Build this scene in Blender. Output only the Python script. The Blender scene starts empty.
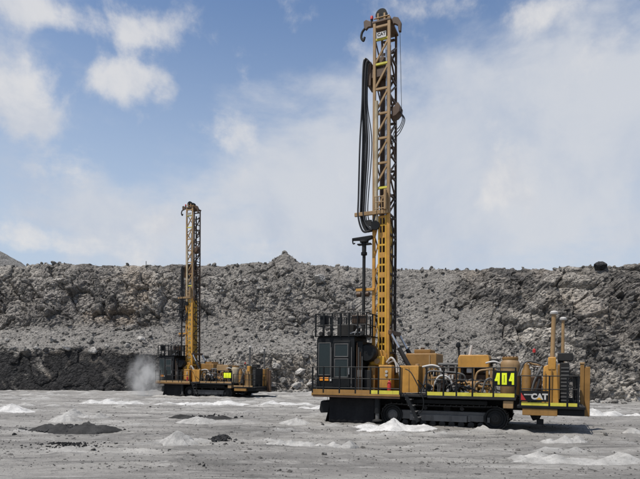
import bpy, math, random
import numpy as np
from mathutils import Vector, Matrix

R = math.radians
random.seed(7)
rng = np.random.default_rng(11)
sc = bpy.context.scene
col = sc.collection

# ------------------------------------------------------------------ camera
FPX, HOR, EYE = 540.0, 374.0, 2.2          # focal length in photo pixels, horizon row, eye height
cam = bpy.data.cameras.new("camera")
cam.sensor_width = 36.0
cam.lens = 36.0 * FPX / 640.0
cam.shift_y = (HOR - 239.5) / 640.0
cam.clip_start = 0.1
cam.clip_end = 6000
camo = bpy.data.objects.new("camera", cam)
camo.location = (0, 0, EYE)
camo.rotation_euler = (R(90), 0, 0)
col.objects.link(camo)
sc.camera = camo

# ------------------------------------------------------------------ exposure
vs = sc.view_settings
vs.view_transform = 'Standard'
vs.look = 'None'
vs.exposure = 0.12
vs.gamma = 1.0
vs.use_curve_mapping = False
sc.cycles.volume_bounces = 1
sc.cycles.max_bounces = 5
sc.cycles.volume_step_rate = 3.0
sc.cycles.use_denoising = True

# ------------------------------------------------------------------ sun
SUN_EL, SUN_AZ = R(64), R(-126)     # azimuth measured from +Y towards +X
sdir = Vector((math.sin(SUN_AZ) * math.cos(SUN_EL), math.cos(SUN_AZ) * math.cos(SUN_EL), math.sin(SUN_EL)))
sl = bpy.data.lights.new("sun", 'SUN')
sl.energy = 4.4
sl.angle = R(0.6)
sl.color = (1.0, 0.955, 0.88)
so = bpy.data.objects.new("sun", sl)
so.rotation_euler = (-sdir).to_track_quat('-Z', 'Y').to_euler()
so.location = sdir * 200
col.objects.link(so)


class NT:
    """tiny node-tree helper"""
    def __init__(s, tree):
        s.t = tree; s.n = tree.nodes; s.l = tree.links
    def node(s, typ, **kw):
        n = s.n.new(typ)
        for k, v in kw.items():
            setattr(n, k, v)
        return n
    def put(s, sock, v):
        if isinstance(v, bpy.types.NodeSocket):
            s.l.new(v, sock)
        else:
            sock.default_value = v
    def math(s, op, a, b=0.0, c=None, clamp=False):
        n = s.node('ShaderNodeMath', operation=op, use_clamp=clamp)
        s.put(n.inputs[0], a); s.put(n.inputs[1], b)
        if c is not None: s.put(n.inputs[2], c)
        return n.outputs[0]
    def mix(s, f, a, b, typ='MIX'):
        n = s.node('ShaderNodeMix', data_type='RGBA', blend_type=typ)
        n.clamp_factor = True
        s.put(n.inputs[0], f); s.put(n.inputs[6], a); s.put(n.inputs[7], b)
        return n.outputs[2]
    def noise(s, vec, scale, detail=4.0, rough=0.55, dist=0.0):
        n = s.node('ShaderNodeTexNoise')
        if vec is not None: s.l.new(vec, n.inputs['Vector'])
        n.inputs['Scale'].default_value = scale
        n.inputs['Detail'].default_value = detail
        n.inputs['Roughness'].default_value = rough
        n.inputs['Distortion'].default_value = dist
        return n.outputs[0]
    def smooth(s, v, lo, hi, a=0.0, b=1.0):
        n = s.node('ShaderNodeMapRange', interpolation_type='SMOOTHSTEP')
        s.put(n.inputs[0], v)
        for i, x in zip((1, 2, 3, 4), (lo, hi, a, b)):
            s.put(n.inputs[i], x)
        return n.outputs[0]
    def scale(s, vec, xyz):
        n = s.node('ShaderNodeVectorMath', operation='MULTIPLY')
        s.l.new(vec, n.inputs[0]); n.inputs[1].default_value = xyz
        return n.outputs[0]


def c4(c): return (c[0], c[1], c[2], 1.0)


# ------------------------------------------------------------------ world: sky and clouds
world = bpy.data.worlds.new("World")
sc.world = world
world.use_nodes = True
w = NT(world.node_tree)
w.n.clear()
out = w.node('ShaderNodeOutputWorld')
bg = w.node('ShaderNodeBackground')
SKY = 0.142
bg.inputs['Strength'].default_value = SKY
w.l.new(bg.outputs[0], out.inputs[0])
sky = w.node('ShaderNodeTexSky', sky_type='NISHITA')
sky.sun_disc = False
sky.sun_elevation = SUN_EL
sky.sun_rotation = SUN_AZ
sky.altitude = 900
sky.air_density = 1.0
sky.dust_density = 1.2
sky.ozone_density = 1.6
tc = w.node('ShaderNodeTexCoord')
D = tc.outputs['Generated']
sep = w.node('ShaderNodeSeparateXYZ'); w.l.new(D, sep.inputs[0])
az = w.math('ARCTAN2', sep.outputs[0], sep.outputs[1])
el = w.math('ARCSINE', sep.outputs[2])
zc = w.math('ADD', w.math('MAXIMUM', sep.outputs[2], 0.0), 0.16)
cmb = w.node('ShaderNodeCombineXYZ')
w.put(cmb.inputs[0], w.math('DIVIDE', sep.outputs[0], zc))
w.put(cmb.inputs[1], w.math('DIVIDE', sep.outputs[1], zc))
flat = cmb.outputs[0]                                    # cloud-layer coordinates
n_big = w.noise(flat, 0.9, 7, 0.56, 0.2)
n_cum = w.noise(D, 6.0, 9, 0.60, 0.12)
n_fine = w.noise(flat, 2.6, 9, 0.62, 0.7)
n_wisp = w.noise(w.scale(D, (1.0, 1.0, 1.9)), 4.2, 9, 0.58, 0.15)


def px_az_el(u, v):
    x, y, z = (u - 320) / FPX, 1.0, (HOR - v) / FPX
    return math.atan2(x, y), math.asin(z / math.sqrt(x * x + y * y + z * z))


def blob(u, v, ru, rv, gain):
    a0, e0 = px_az_el(u, v)
    dx = w.math('DIVIDE', w.math('SUBTRACT', az, a0), ru / FPX)
    dy = w.math('DIVIDE', w.math('SUBTRACT', el, e0), rv / FPX)
    d2 = w.math('ADD', w.math('MULTIPLY', dx, dx), w.math('MULTIPLY', dy, dy))
    return w.math('MULTIPLY', w.math('POWER', 2.718, w.math('MULTIPLY', d2, -1.0)), gain)


def addup(lst):
    r = lst[0]
    for x in lst[1:]:
        r = w.math('ADD', r, x)
    return r


# broad veil banks (soft, layered)
veil_bias = addup([blob(490, 165, 210, 95, 0.46), blob(330, 130, 70, 60, 0.12), blob(625, 110, 90, 70, 0.16), blob(80, 225, 170, 45, 0.22), blob(280, 235, 120, 30, 0.16),
                   blob(255, 20, 130, 45, -0.24), blob(450, 5, 130, 26, -0.22), blob(190, 70, 60, 60, -0.10), blob(600, 40, 60, 20, -0.08)])
veil_n = w.math('ADD', w.math('MULTIPLY', n_wisp, 0.75), w.math('MULTIPLY', n_big, 0.25))
veil_n = w.math('ADD', w.math('MULTIPLY', veil_n, 1.5), -0.25)
veil = w.smooth(w.math('ADD', veil_n, veil_bias), 0.44, 0.80)
# heaped white clouds
cum_bias = addup([blob(0, 92, 62, 42, 0.55), blob(30, 122, 42, 18, 0.22), blob(118, 82, 40, 20, 0.32), blob(145, 74, 26, 8, 0.12), blob(70, 42, 80, 10, -0.2), blob(45, 8, 90, 20, 0.62), blob(20, 240, 60, 16, 0.2), blob(100, 205, 60, 14, 0.1), blob(60, 172, 50, 15, 0.26),
                  blob(50, 238, 70, 14, 0.24), blob(160, 222, 26, 11, 0.22), blob(486, 190, 36, 26, 0.32), blob(270, 248, 70, 16, 0.26), blob(310, 215, 50, 16, 0.2),
                  blob(570, 200, 60, 16, 0.2), blob(525, 18, 26, 12, 0.24), blob(440, 8, 34, 10, 0.22), blob(625, 45, 50, 14, 0.24), blob(165, 30, 30, 14, 0.15),
                  blob(320, 95, 55, 20, 0.2), blob(410, 60, 70, 16, 0.2), blob(600, 90, 60, 14, 0.12)])
cum_n = w.math('ADD', w.math('MULTIPLY', n_cum, 0.8), w.math('MULTIPLY', n_fine, 0.2))
cum_n = w.math('ADD', w.math('MULTIPLY', cum_n, 2.1), -0.55)
cum = w.smooth(w.math('ADD', cum_n, cum_bias), 0.64, 0.98)
low_haze = w.smooth(el, 0.68, 0.10, 0.0, 0.94)
hue = w.node('ShaderNodeHueSaturation'); hue.inputs['Saturation'].default_value = 1.05
hue.inputs['Value'].default_value = 1.0
w.l.new(sky.outputs[0], hue.inputs['Color'])
c0 = w.mix(low_haze, hue.outputs[0], c4((3.25, 3.85, 4.65)))
shade = w.noise(D, 4.0, 6, 0.6, 0.3)
veil_col = w.mix(w.smooth(shade, 0.35, 0.65), c4((3.3, 3.65, 4.3)), c4((4.15, 4.3, 4.6)))
c1 = w.mix(w.math('MULTIPLY', veil, 0.9), c0, veil_col)
cum_shade = w.noise(D, 9.0, 6, 0.6, 0.3)
cum_col = w.mix(w.smooth(cum_shade, 0.35, 0.62), c4((3.9, 4.05, 4.4)), c4((4.9, 4.85, 4.85)))
c2 = w.mix(w.math('MULTIPLY', cum, 0.85), c1, cum_col)
w.l.new(c2, bg.inputs['Color'])


# ------------------------------------------------------------------ materials
def newmat(name):
    m = bpy.data.materials.new(name)
    m.use_nodes = True
    t = NT(m.node_tree)
    b = t.n['Principled BSDF']
    return m, t, b


def bump(t, b, h, strength, dist):
    n = t.node('ShaderNodeBump')
    n.inputs['Strength'].default_value = strength
    n.inputs['Distance'].default_value = dist
    t.put(n.inputs['Height'], h)
    t.l.new(n.outputs[0], b.inputs['Normal'])


DUSTC = (0.27, 0.255, 0.235)


def paint(name, c, dust=0.4, rough=0.55, metal=0.0, grime=0.5, dustc=DUSTC, spec=0.4):
    """weathered paint: tone drift, streaks of grime, dust lying on it"""
    m, t, b = newmat(name)
    g = t.node('ShaderNodeNewGeometry')
    o = t.node('ShaderNodeTexCoord').outputs['Object']
    n1 = t.noise(o, 1.7, 6, 0.6)
    n2 = t.noise(t.scale(o, (7, 7, 0.9)), 1.0, 6, 0.65, 0.4)
    n3 = t.noise(o, 14, 5, 0.65)
    base = t.mix(t.smooth(n1, 0.3, 0.7), c4([x * 0.78 for x in c]), c4([min(1, x * 1.12) for x in c]))
    gcol = c4([x * 0.30 + 0.012 for x in c])
    k = t.math('MULTIPLY', t.smooth(n2, 0.52, 0.78), grime)
    base = t.mix(k, base, gcol)
    sx = t.node('ShaderNodeSeparateXYZ'); t.l.new(g.outputs['Normal'], sx.inputs[0])
    up = t.smooth(sx.outputs[2], 0.1, 0.95, 0.25, 1.0)
    dm = t.math('MULTIPLY', t.math('MULTIPLY', up, t.smooth(t.math('ADD', t.math('MULTIPLY', n1, 0.5), t.math('MULTIPLY', n3, 0.5)), 0.32, 0.68)), dust, clamp=True)
    base = t.mix(dm, base, c4(dustc))
    t.l.new(base, b.inputs['Base Color'])
    b.inputs['Metallic'].default_value = metal
    b.inputs['Specular IOR Level'].default_value = spec
    t.put(b.inputs['Roughness'], t.math('ADD', t.math('MULTIPLY', dm, 0.4), rough, clamp=True))
    bump(t, b, n3, 0.12, 0.01)
    return m


M = {}
M['yellow'] = paint('paint_yellow', (0.46, 0.225, 0.034), dust=0.26, grime=0.60)
M['yellow_bright'] = paint('paint_yellow_bright', (0.56, 0.31, 0.025), dust=0.18, grime=0.55)
M['ochre'] = paint('paint_ochre', (0.25, 0.128, 0.028), dust=0.22, grime=0.5)
M['tan'] = paint('paint_tan', (0.30, 0.185, 0.080), dust=0.28, grime=0.55)
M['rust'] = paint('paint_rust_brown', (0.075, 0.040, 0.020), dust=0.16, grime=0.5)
M['cream'] = paint('paint_cream', (0.42, 0.345, 0.23), dust=0.25, grime=0.5)
M['dusty'] = paint('dusty_steel', (0.12, 0.117, 0.112), dust=0.6, rough=0.7, grime=0.6)
M['lime'] = paint('paint_lime_yellow', (0.56, 0.50, 0.05), dust=0.30, grime=0.75)
M['sign_lime'] = paint('paint_sign_lime', (0.72, 0.80, 0.02), dust=0.02, grime=0.05)
M['black'] = paint('paint_black', (0.009, 0.010, 0.011), dust=0.03, spec=0.16, rough=0.5, grime=0.2)
M['dark'] = paint('dark_steel', (0.022, 0.0215, 0.021), dust=0.10, spec=0.16, rough=0.6, grime=0.4)
M['grey'] = paint('grey_steel', (0.080, 0.078, 0.075), dust=0.35, rough=0.6, grime=0.4)
M['rubber'] = paint('rubber_curtain', (0.013, 0.013, 0.0145), dust=0.09, spec=0.12, rough=0.75, grime=0.2)
M['hose'] = paint('hose_rubber', (0.014, 0.014, 0.015), dust=0.10, rough=0.45, grime=0.1)
M['chrome'] = paint('bright_steel', (0.55, 0.55, 0.55), dust=0.10, rough=0.25, metal=0.7, grime=0.15)
M['pale'] = paint('pale_paint', (0.50, 0.48, 0.45), dust=0.3, grime=0.6)
M['red'] = paint('paint_red', (0.42, 0.02, 0.02), dust=0.12, grime=0.25)
M['amber'] = paint('amber_plastic', (0.70, 0.25, 0.02), dust=0.05, rough=0.3, grime=0.1)
m, t, b = newmat('cab_glass')
b.inputs['Base Color'].default_value = (0.018, 0.026, 0.027, 1)
b.inputs['Specular IOR Level'].default_value = 0.3
b.inputs['Roughness'].default_value = 0.12
o = t.node('ShaderNodeTexCoord').outputs['Object']
t.put(b.inputs['Roughness'], t.smooth(t.noise(o, 3.0, 5, 0.6), 0.3, 0.7, 0.10, 0.34))
M['glass'] = m


# ------------------------------------------------------------------ mesh builder
class MB:
    def __init__(s):
        s.v = []; s.f = []; s.sm = []

    def add(s, vs_, fs, smooth=False):
        b0 = len(s.v)
        s.v += [tuple(p) for p in vs_]
        s.f += [tuple(i + b0 for i in q) for q in fs]
        s.sm += [smooth] * len(fs)
        return s

    def box(s, x0, x1, y0, y1, z0, z1):
        p = [(x, y, z) for z in (z0, z1) for y in (y0, y1) for x in (x0, x1)]
        return s.add(p, [(0, 2, 3, 1), (4, 5, 7, 6), (0, 1, 5, 4), (2, 6, 7, 3), (0, 4, 6, 2), (1, 3, 7, 5)])

    def bar(s, p, q, w, h=None, up=(0, 0, 1)):
        """square bar from p to q"""
        h = h or w
        p, q = Vector(p), Vector(q)
        d = (q - p).normalized()
        u = Vector(up)
        if abs(d.dot(u)) > 0.98: u = Vector((1, 0, 0))
        a = d.cross(u).normalized() * (w / 2)
        c = a.cross(d).normalized() * (h / 2)
        pts = [e + i * a + j * c for e in (p, q) for j in (-1, 1) for i in (-1, 1)]
        return s.add(pts, [(0, 1, 3, 2), (4, 6, 7, 5), (0, 4, 5, 1), (2, 3, 7, 6), (0, 2, 6, 4), (1, 5, 7, 3)])

    def tube(s, p, q, r, n=10, r2=None, caps=True):
        r2 = r if r2 is None else r2
        p, q = Vector(p), Vector(q)
        d = (q - p).normalized()
        u = Vector((0, 0, 1)) if abs(d.z) < 0.9 else Vector((1, 0, 0))
        a = d.cross(u).normalized(); c = d.cross(a)
        pts = []
        for e, rr in ((p, r), (q, r2)):
            for k in range(n):
                an = 2 * math.pi * k / n
                pts.append(e + (a * math.cos(an) + c * math.sin(an)) * rr)
        s.add(pts, [(k, k + n, (k + 1) % n + n, (k + 1) % n) for k in range(n)], True)
        if caps:
            b0 = len(s.v) - 2 * n
            s.f += [tuple(b0 + k for k in range(n)), tuple(b0 + n + k for k in reversed(range(n)))]
            s.sm += [False, False]
        return s

    def path(s, pts, r, n=6, sub=6):
        """smooth tube through points"""
        P = [Vector(p) for p in pts]
        Q = []
        for i in range(len(P) - 1):
            p0 = P[max(i - 1, 0)]; p1 = P[i]; p2 = P[i + 1]; p3 = P[min(i + 2, len(P) - 1)]
            for k in range(sub):
                t_ = k / sub
                Q.append(0.5 * ((2 * p1) + (p2 - p0) * t_ + (2 * p0 - 5 * p1 + 4 * p2 - p3) * t_ ** 2 + (3 * p1 - p0 - 3 * p2 + p3) * t_ ** 3))
        Q.append(P[-1])
        prev = None
        rings = []
        for i, p in enumerate(Q):
            d = (Q[min(i + 1, len(Q) - 1)] - Q[max(i - 1, 0)]).normalized()
            if prev is None:
                u = Vector((0, 0, 1)) if abs(d.z) < 0.9 else Vector((1, 0, 0))
                a = d.cross(u).normalized()
            else:
                a = (prev - d * prev.dot(d)).normalized()
            prev = a
            c = d.cross(a)
            rings += [p + (a * math.cos(2 * math.pi * k / n) + c * math.sin(2 * math.pi * k / n)) * r for k in range(n)]
        fs = []
        for i in range(len(Q) - 1):
            for k in range(n):
                fs.append((i * n + k, (i + 1) * n + k, (i + 1) * n + (k + 1) % n, i * n + (k + 1) % n))
        return s.add(rings, fs, True)

    def lathe(s, o, prof, n=20, axis='z'):
        """prof: list of (radius, height)"""
        pts = []
        for r, h in prof:
            for k in range(n):
                an = 2 * math.pi * k / n
                cx, cy = r * math.cos(an), r * math.sin(an)
                pts.append({'z': (o[0] + cx, o[1] + cy, o[2] + h), 'y': (o[0] + cx, o[1] + h, o[2] + cy), 'x': (o[0] + h, o[1] + cx, o[2] + cy)}[axis])
        fs = []
        for i in range(len(prof) - 1):
            for k in range(n):
                q = (i * n + k, i * n + (k + 1) % n, (i + 1) * n + (k + 1) % n, (i + 1) * n + k)
                fs.append(q if axis != 'y' else q[::-1])
        return s.add(pts, fs, True)

    def prism(s, poly, y0, y1):
        """polygon in x,z extruded along y"""
        n = len(poly)
        pts = [(x, y0, z) for x, z in poly] + [(x, y1, z) for x, z in poly]
        fs = [tuple(range(n)), tuple(reversed(range(n, 2 * n)))] + [((k + 1) % n, k, k + n, (k + 1) % n + n) for k in range(n)]
        return s.add(pts, fs)

    def build(s, name, mat, parent=None, bevel=0.0, origin=None):
        me = bpy.data.meshes.new(name)
        if origin is not None:
            s.v = [(a - origin[0], b_ - origin[1], c - origin[2]) for a, b_, c in s.v]
        me.from_pydata(s.v, [], s.f)
        me.polygons.foreach_set('use_smooth', s.sm)
        me.materials.append(M[mat] if isinstance(mat, str) else mat)
        me.update()
        me.set_sharp_from_angle(angle=R(38))
        o = bpy.data.objects.new(name, me)
        col.objects.link(o)
        if origin is not None: o.location = origin
        if parent: o.parent = parent
        if bevel:
            md = o.modifiers.new('bevel', 'BEVEL')
            md.width = bevel; md.segments = 2; md.limit_method = 'ANGLE'
        return o


def tag(o, label=None, cat=None, group=None, kind=None):
    if label: o['label'] = label
    if cat: o['category'] = cat
    if group: o['group'] = group
    if kind: o['kind'] = kind
    return o


def np_mesh(name, V, F, mat, smooth=False, attrs=None):
    me = bpy.data.meshes.new(name)
    V = np.ascontiguousarray(V, dtype=np.float32); F = np.ascontiguousarray(F, dtype=np.int32)
    k = F.shape[1]
    me.vertices.add(len(V)); me.vertices.foreach_set('co', V.ravel())
    me.loops.add(F.size); me.loops.foreach_set('vertex_index', F.ravel())
    me.polygons.add(len(F))
    me.polygons.foreach_set('loop_start', np.arange(0, F.size, k, dtype=np.int32))
    me.polygons.foreach_set('loop_total', np.full(len(F), k, dtype=np.int32))
    me.update(calc_edges=True)
    me.polygons.foreach_set('use_smooth', np.full(len(F), smooth, dtype=bool))
    for an, av in (attrs or {}).items():
        at = me.attributes.new(an, 'FLOAT', 'POINT')
        at.data.foreach_set('value', np.ascontiguousarray(av, dtype=np.float32))
    me.materials.append(mat)
    o = bpy.data.objects.new(name, me)
    col.objects.link(o)
    return o


# ------------------------------------------------------------------ numpy noise
_perm = rng.permutation(256).astype(np.int64)
_perm = np.concatenate([_perm, _perm])
_grad = rng.normal(size=(256, 3)); _grad /= np.linalg.norm(_grad, axis=1)[:, None]


def perlin(p):
    i = np.floor(p).astype(np.int64); f = p - i
    i &= 255
    u = f * f * f * (f * (f * 6 - 15) + 10)
    res = 0
    for dx in (0, 1):
        wx = u[:, 0] if dx else 1 - u[:, 0]
        for dy in (0, 1):
            wy = u[:, 1] if dy else 1 - u[:, 1]
            for dz in (0, 1):
                wz = u[:, 2] if dz else 1 - u[:, 2]
                h = _perm[_perm[_perm[(i[:, 0] + dx) & 255] + ((i[:, 1] + dy) & 255)] + ((i[:, 2] + dz) & 255)]
                g = _grad[h]
                d = g[:, 0] * (f[:, 0] - dx) + g[:, 1] * (f[:, 1] - dy) + g[:, 2] * (f[:, 2] - dz)
                res = res + wx * wy * wz * d
    return res * 1.6


def fbm(p, octv=5, gain=0.5, lac=2.03, ridged=False):
    a, s_, r = 1.0, 0.0, 0.0
    q = np.array(p, dtype=np.float64)
    for k in range(octv):
        n = perlin(q + 17.3 * k)
        if ridged: n = 1 - 2 * np.abs(n)
        r = r + a * n; s_ += a
        a *= gain; q = q * lac
    return r / s_


_cr = rng.random((256, 3)); _cd = rng.normal(size=(256, 3)); _ch = rng.random(256)


def facets(p, tilt=0.8):
    """voronoi cells, each a tilted plane: broken rock; returns height about -1..1 and an edge measure"""
    i = np.floor(p).astype(np.int64)
    best = np.full(len(p), 9.0); sec = np.full(len(p), 9.0); val = np.zeros(len(p)); cid = np.zeros(len(p), dtype=np.int64)
    for dx in (-1, 0, 1):
        for dy in (-1, 0, 1):
            for dz in (-1, 0, 1):
                c = i + np.array([dx, dy, dz])
                h = _perm[_perm[_perm[c[:, 0] & 255] + (c[:, 1] & 255)] + (c[:, 2] & 255)]
                dlt = p - (c + _cr[h])
                d = np.einsum('ij,ij->i', dlt, dlt)
                v = (_ch[h] - 0.5) * 1.3 + tilt * np.einsum('ij,ij->i', dlt, _cd[h])
                cl = d < best
                sec = np.where(cl, best, np.minimum(sec, d))
                val = np.where(cl, v, val); cid = np.where(cl, h, cid)
                best = np.where(cl, d, best)
    return np.clip(val, -1.2, 1.2), np.sqrt(sec) - np.sqrt(best), _ch[(cid * 7 + 3) & 255]


def sstep(a, b_, x):
    t_ = np.clip((x - a) / (b_ - a), 0, 1)
    return t_ * t_ * (3 - 2 * t_)


# ------------------------------------------------------------------ ground
GX = -0.0095


def ground_base(X, Y):
    z = GX * X * sstep(60, 30, Y) * sstep(-60, -10, X + 0 * Y) if False else GX * X * (0.35 + 0.65 * sstep(60, 28, Y))
    return z - 0.45 * sstep(10, 26, X) * sstep(26, 46, Y)


def lumps(X, Y):
    X = np.asarray(X, float).ravel(); Y = np.asarray(Y, float).ravel()
    k = fbm(np.stack([X * .34, Y * .8, X * 0 + 51], 1), 5, gain=.55)
    zone = sstep(12.5, 15.5, Y + .1 * X)
    far = sstep(20, 40, Y)
    return np.clip((k - .16 + .08 * far) / .34, 0, 1) * zone


def ground_z(X, Y):
    X = np.asarray(X, float); Y = np.asarray(Y, float)
    shp = X.shape
    X = X.ravel(); Y = Y.ravel()
    z = ground_base(X, Y)
    P = np.stack([X, Y, np.zeros_like(X)], 1)
    z = z + 0.10 * fbm(P * 0.16, 4)
    rough = sstep(11.5, 15, Y + 0.12 * X) * (0.35 + 0.65 * sstep(-0.2, 0.3, perlin(P * 0.11 + 5)))
    z = z + rough * 0.11 * fbm(np.stack([X * 0.33, Y * 1.0, P[:, 2] + 3], 1), 5, ridged=True)
    z = z + 0.022 * fbm(np.stack([X * 0.8, Y * 2.0, P[:, 2] + 9], 1), 4)
    z = z + rough * 0.06 * np.maximum(0, fbm(P * np.array([1.6, 2.6, 1]) + 30, 4))
    z = z + (0.010 + 0.020 * rough) * fbm(P * 4.5 + 11, 4)
    z = z + 0.15 * lumps(X, Y) ** 1.3 * (1 + .5 * perlin(P * 3.1))
    # scuffed crawler marks
    for (yc, sl_, wv) in ((16.5, -0.05, 0.5), (19.4, 0.02, 0.3), (13.1, 0.10, 0.4), (30.5, 0.03, 0.7), (36.5, -0.02, 0.9)):
        d = Y - (yc + sl_ * X + 0.4 * np.sin(X * 0.22 + yc))
        z = z + 0.035 * np.exp(-((np.abs(d) - wv) / 0.16) ** 2) - 0.03 * np.exp(-(d / (wv * 0.8)) ** 2)
    # keep it level where machines stand
    return z.reshape(shp)


def gz(x, y):
    return float(ground_z(np.array([x]), np.array([y]))[0])


yr = np.concatenate([np.linspace(-45, 3.5, 18), np.geomspace(3.8, 110, 600)])
cc = np.linspace(-1, 1, 760)
wid = np.maximum(yr, 0) * 0.86 + 9 + np.maximum(0, -yr) * 0.6
GXX = cc[None, :] * wid[:, None]; GYY = np.repeat(yr[:, None], len(cc), 1)
GZZ = ground_z(GXX, GYY)
V = np.stack([GXX.ravel(), GYY.ravel(), GZZ.ravel()], 1)


def grid_faces(nr, nc):
    a = (np.arange(nr - 1)[:, None] * nc + np.arange(nc - 1)[None, :]).ravel()
    return np.stack([a, a + 1, a + nc + 1, a + nc], 1)


def ground_mat():
    m, t, b = newmat('ground_dust')
    p = t.node('ShaderNodeNewGeometry').outputs['Position']
    str_ = t.scale(p, (0.30, 1.0, 1.0))
    n5 = t.noise(t.scale(p, (0.22, 1.0, 1.0)), 0.9, 8, 0.7, 0.8)
    n1 = t.noise(str_, 0.42, 7, 0.6, 0.5)
    n2 = t.noise(str_, 1.7, 7, 0.65, 0.6)
    n3 = t.noise(p, 9, 6, 0.7)
    n4 = t.noise(p, 42, 4, 0.7)
    n6 = t.noise(t.scale(p, (0.55, 1.0, 1.0)), 4.5, 7, 0.72, 0.5)
    base = t.mix(t.smooth(n1, 0.34, 0.66), c4((0.198, 0.188, 0.174)), c4((0.314, 0.299, 0.275)))
    base = t.mix(t.smooth(n2, 0.56, 0.72, 0, 0.7), base, c4((0.432, 0.412, 0.384)))
    base = t.mix(t.smooth(n2, 0.46, 0.32, 0, 0.7), base, c4((0.126, 0.121, 0.113)))
    base = t.mix(t.smooth(n5, 0.56, 0.66, 0, 0.7), base, c4((0.456, 0.436, 0.405)))
    base = t.mix(t.smooth(n5, 0.46, 0.36, 0, 0.7), base, c4((0.114, 0.109, 0.103)))
    base = t.mix(t.smooth(n6, 0.55, 0.68, 0, 0.65), base, c4((0.102, 0.097, 0.092)))
    base = t.mix(t.smooth(n6, 0.42, 0.32, 0, 0.5), base, c4((0.444, 0.424, 0.396)))
    la = t.node('ShaderNodeAttribute'); la.attribute_name = 'lump'
    sa_ = t.node('ShaderNodeAttribute'); sa_.attribute_name = 'spill'
    base = t.mix(t.math('MULTIPLY', sa_.outputs['Fac'], 0.6), base, c4((0.11, 0.107, 0.10)))
    base = t.mix(t.math('MULTIPLY', la.outputs['Fac'], 0.8, clamp=True), base, c4((0.44, 0.427, 0.405)))
    base = t.mix(t.smooth(n3, 0.56, 0.68, 0, 0.6), base, c4((0.102, 0.097, 0.092)))
    base = t.mix(t.smooth(n4, 0.58, 0.72, 0, 0.5), base, c4((0.102, 0.097, 0.092)))
    t.l.new(base, b.inputs['Base Color'])
    b.inputs['Roughness'].default_value = 0.95
    b.inputs['Specular IOR Level'].default_value = 0.15
    h = t.math('ADD', t.math('MULTIPLY', n3, 1.0), t.math('MULTIPLY', n4, 0.45))
    bump(t, b, t.math('ADD', h, t.math('MULTIPLY', n6, 1.5)), 0.8, 0.07)
    return m


M['ground'] = ground_mat()
lump = lumps(GXX, GYY)
dkp = fbm(np.stack([V[:, 0] * .22, V[:, 1] * .75, V[:, 0] * 0 + 90], 1), 5, gain=.6)
g = np_mesh('ground', V, grid_faces(len(yr), len(cc)), M['ground'], True, {'lump': lump, 'spill': sstep(.12, .42, dkp)})
tag(g, 'pale grey dusty pit floor with scuffed crawler marks', kind='structure')
g = MB().box(-3000, 3000, -3000, 3000, -3.2, -3.0).build('terrain', 'ground')
tag(g, 'level grey land around the pit', kind='structure')


# ------------------------------------------------------------------ highwall
def lerp_table(X, xs, ys): return np.interp(X, xs, ys)


def smooth_base(X):
    return np.interp(X, [-90, -60, -40, -24, -10, 5, 14, 22, 32, 50, 75], [76, 72, 68, 67, 66.5, 66, 63.5, 59, 53, 46, 40])


st = np.array([-90, -60, -40, -23, -19, -14, -10, -2, 3, 7, 12, 18, 23, 32, 50, 75], float)
r1 = np.array([1.8, 1.8, 1.8, 1.8, 2.6, 3.4, 1.9, 1.9, 2.4, 3.2, 4.6, 5.0, 2.6, 2.2, 2.2, 2.2])
z1 = np.array([4.9, 4.9, 4.9, 4.8, 4.0, 3.4, 4.9, 5.1, 4.9, 4.4, 3.6, 3.8, 5.0, 5.4, 5.4, 5.4])
r2 = np.array([8.6, 8.6, 8.6, 8.6, 9.0, 9.4, 7.4, 6.2, 6.6, 8.0, 9.4, 9.2, 6.2, 5.4, 5.4, 5.4])
z2 = np.array([9.2, 9.2, 9.0, 9.0, 9.2, 9.2, 8.4, 7.8, 8.4, 9.6, 10., 10.2, 10.2, 10., 10., 10.])
r3 = np.array([14.5] * 5 + [14.5, 14.5, 14, 14, 14, 13.6, 13, 11, 9.6, 9.6, 9.6])
z3 = np.array([19.3, 18.9, 18.9, 18.4, 18.4, 18.5, 18.7, 18.6, 18.0, 17.7, 17.3, 16.4, 15.7, 14.6, 13.8, 13.0])
NX, NT_F, NT_P = 1150, 300, 26
Xs = np.linspace(-78, 66, NX)
segs = []
lens = [0.06, 0.22, 0.26, 0.46]
tt = np.concatenate([np.linspace(0, 4, NT_F), 4 + np.linspace(0, 1, NT_P + 1)[1:] ** 1.8])
bp_r = np.stack([np.full(NX, -0.7), np.zeros(NX), lerp_table(Xs, st, r1), lerp_table(Xs, st, r2), lerp_table(Xs, st, r3), lerp_table(Xs, st, r3) + 60], 0)
bp_z = np.stack([np.full(NX, -1.6), np.full(NX, -0.1), lerp_table(Xs, st, z1), lerp_table(Xs, st, z2), lerp_table(Xs, st, z3), lerp_table(Xs, st, z3) - 1.5], 0)
# re-time so that rows are spread by length: below ground / bench / scree / upper face
cum_t = np.array([0, 0.03, 0.27, 0.57, 1.0])
tau = np.concatenate([np.interp(np.linspace(0, 1, NT_F), cum_t, [0, 1, 2, 3, 4]), 4 + np.linspace(0, 1, NT_P + 1)[1:] ** 1.8])
ii = np.minimum(tau.astype(int), 4); ff = tau - ii
RR = bp_r[ii] * (1 - ff)[:, None] + bp_r[ii + 1] * ff[:, None]
ZZ = bp_z[ii] * (1 - ff)[:, None] + bp_z[ii + 1] * ff[:, None]
XX = np.repeat(Xs[None, :], len(tau), 0)
wob = 1.6 * fbm(np.stack([Xs * 0.09, np.zeros(NX), np.zeros(NX)], 1), 3)
YY = smooth_base(Xs)[None, :] + wob[None, :] + RR
TAU = np.repeat(tau[:, None], NX, 1)
P = np.stack([XX.ravel(), YY.ravel(), ZZ.ravel()], 1)
X, Y, Z, T = P[:, 0], P[:, 1], P[:, 2], TAU.ravel()
Tn = T + 0.35 * fbm(np.stack([X * 0.14, Y * 0.0, Z * 0.14 + 40], 1), 4)        # ragged zone borders
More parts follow.
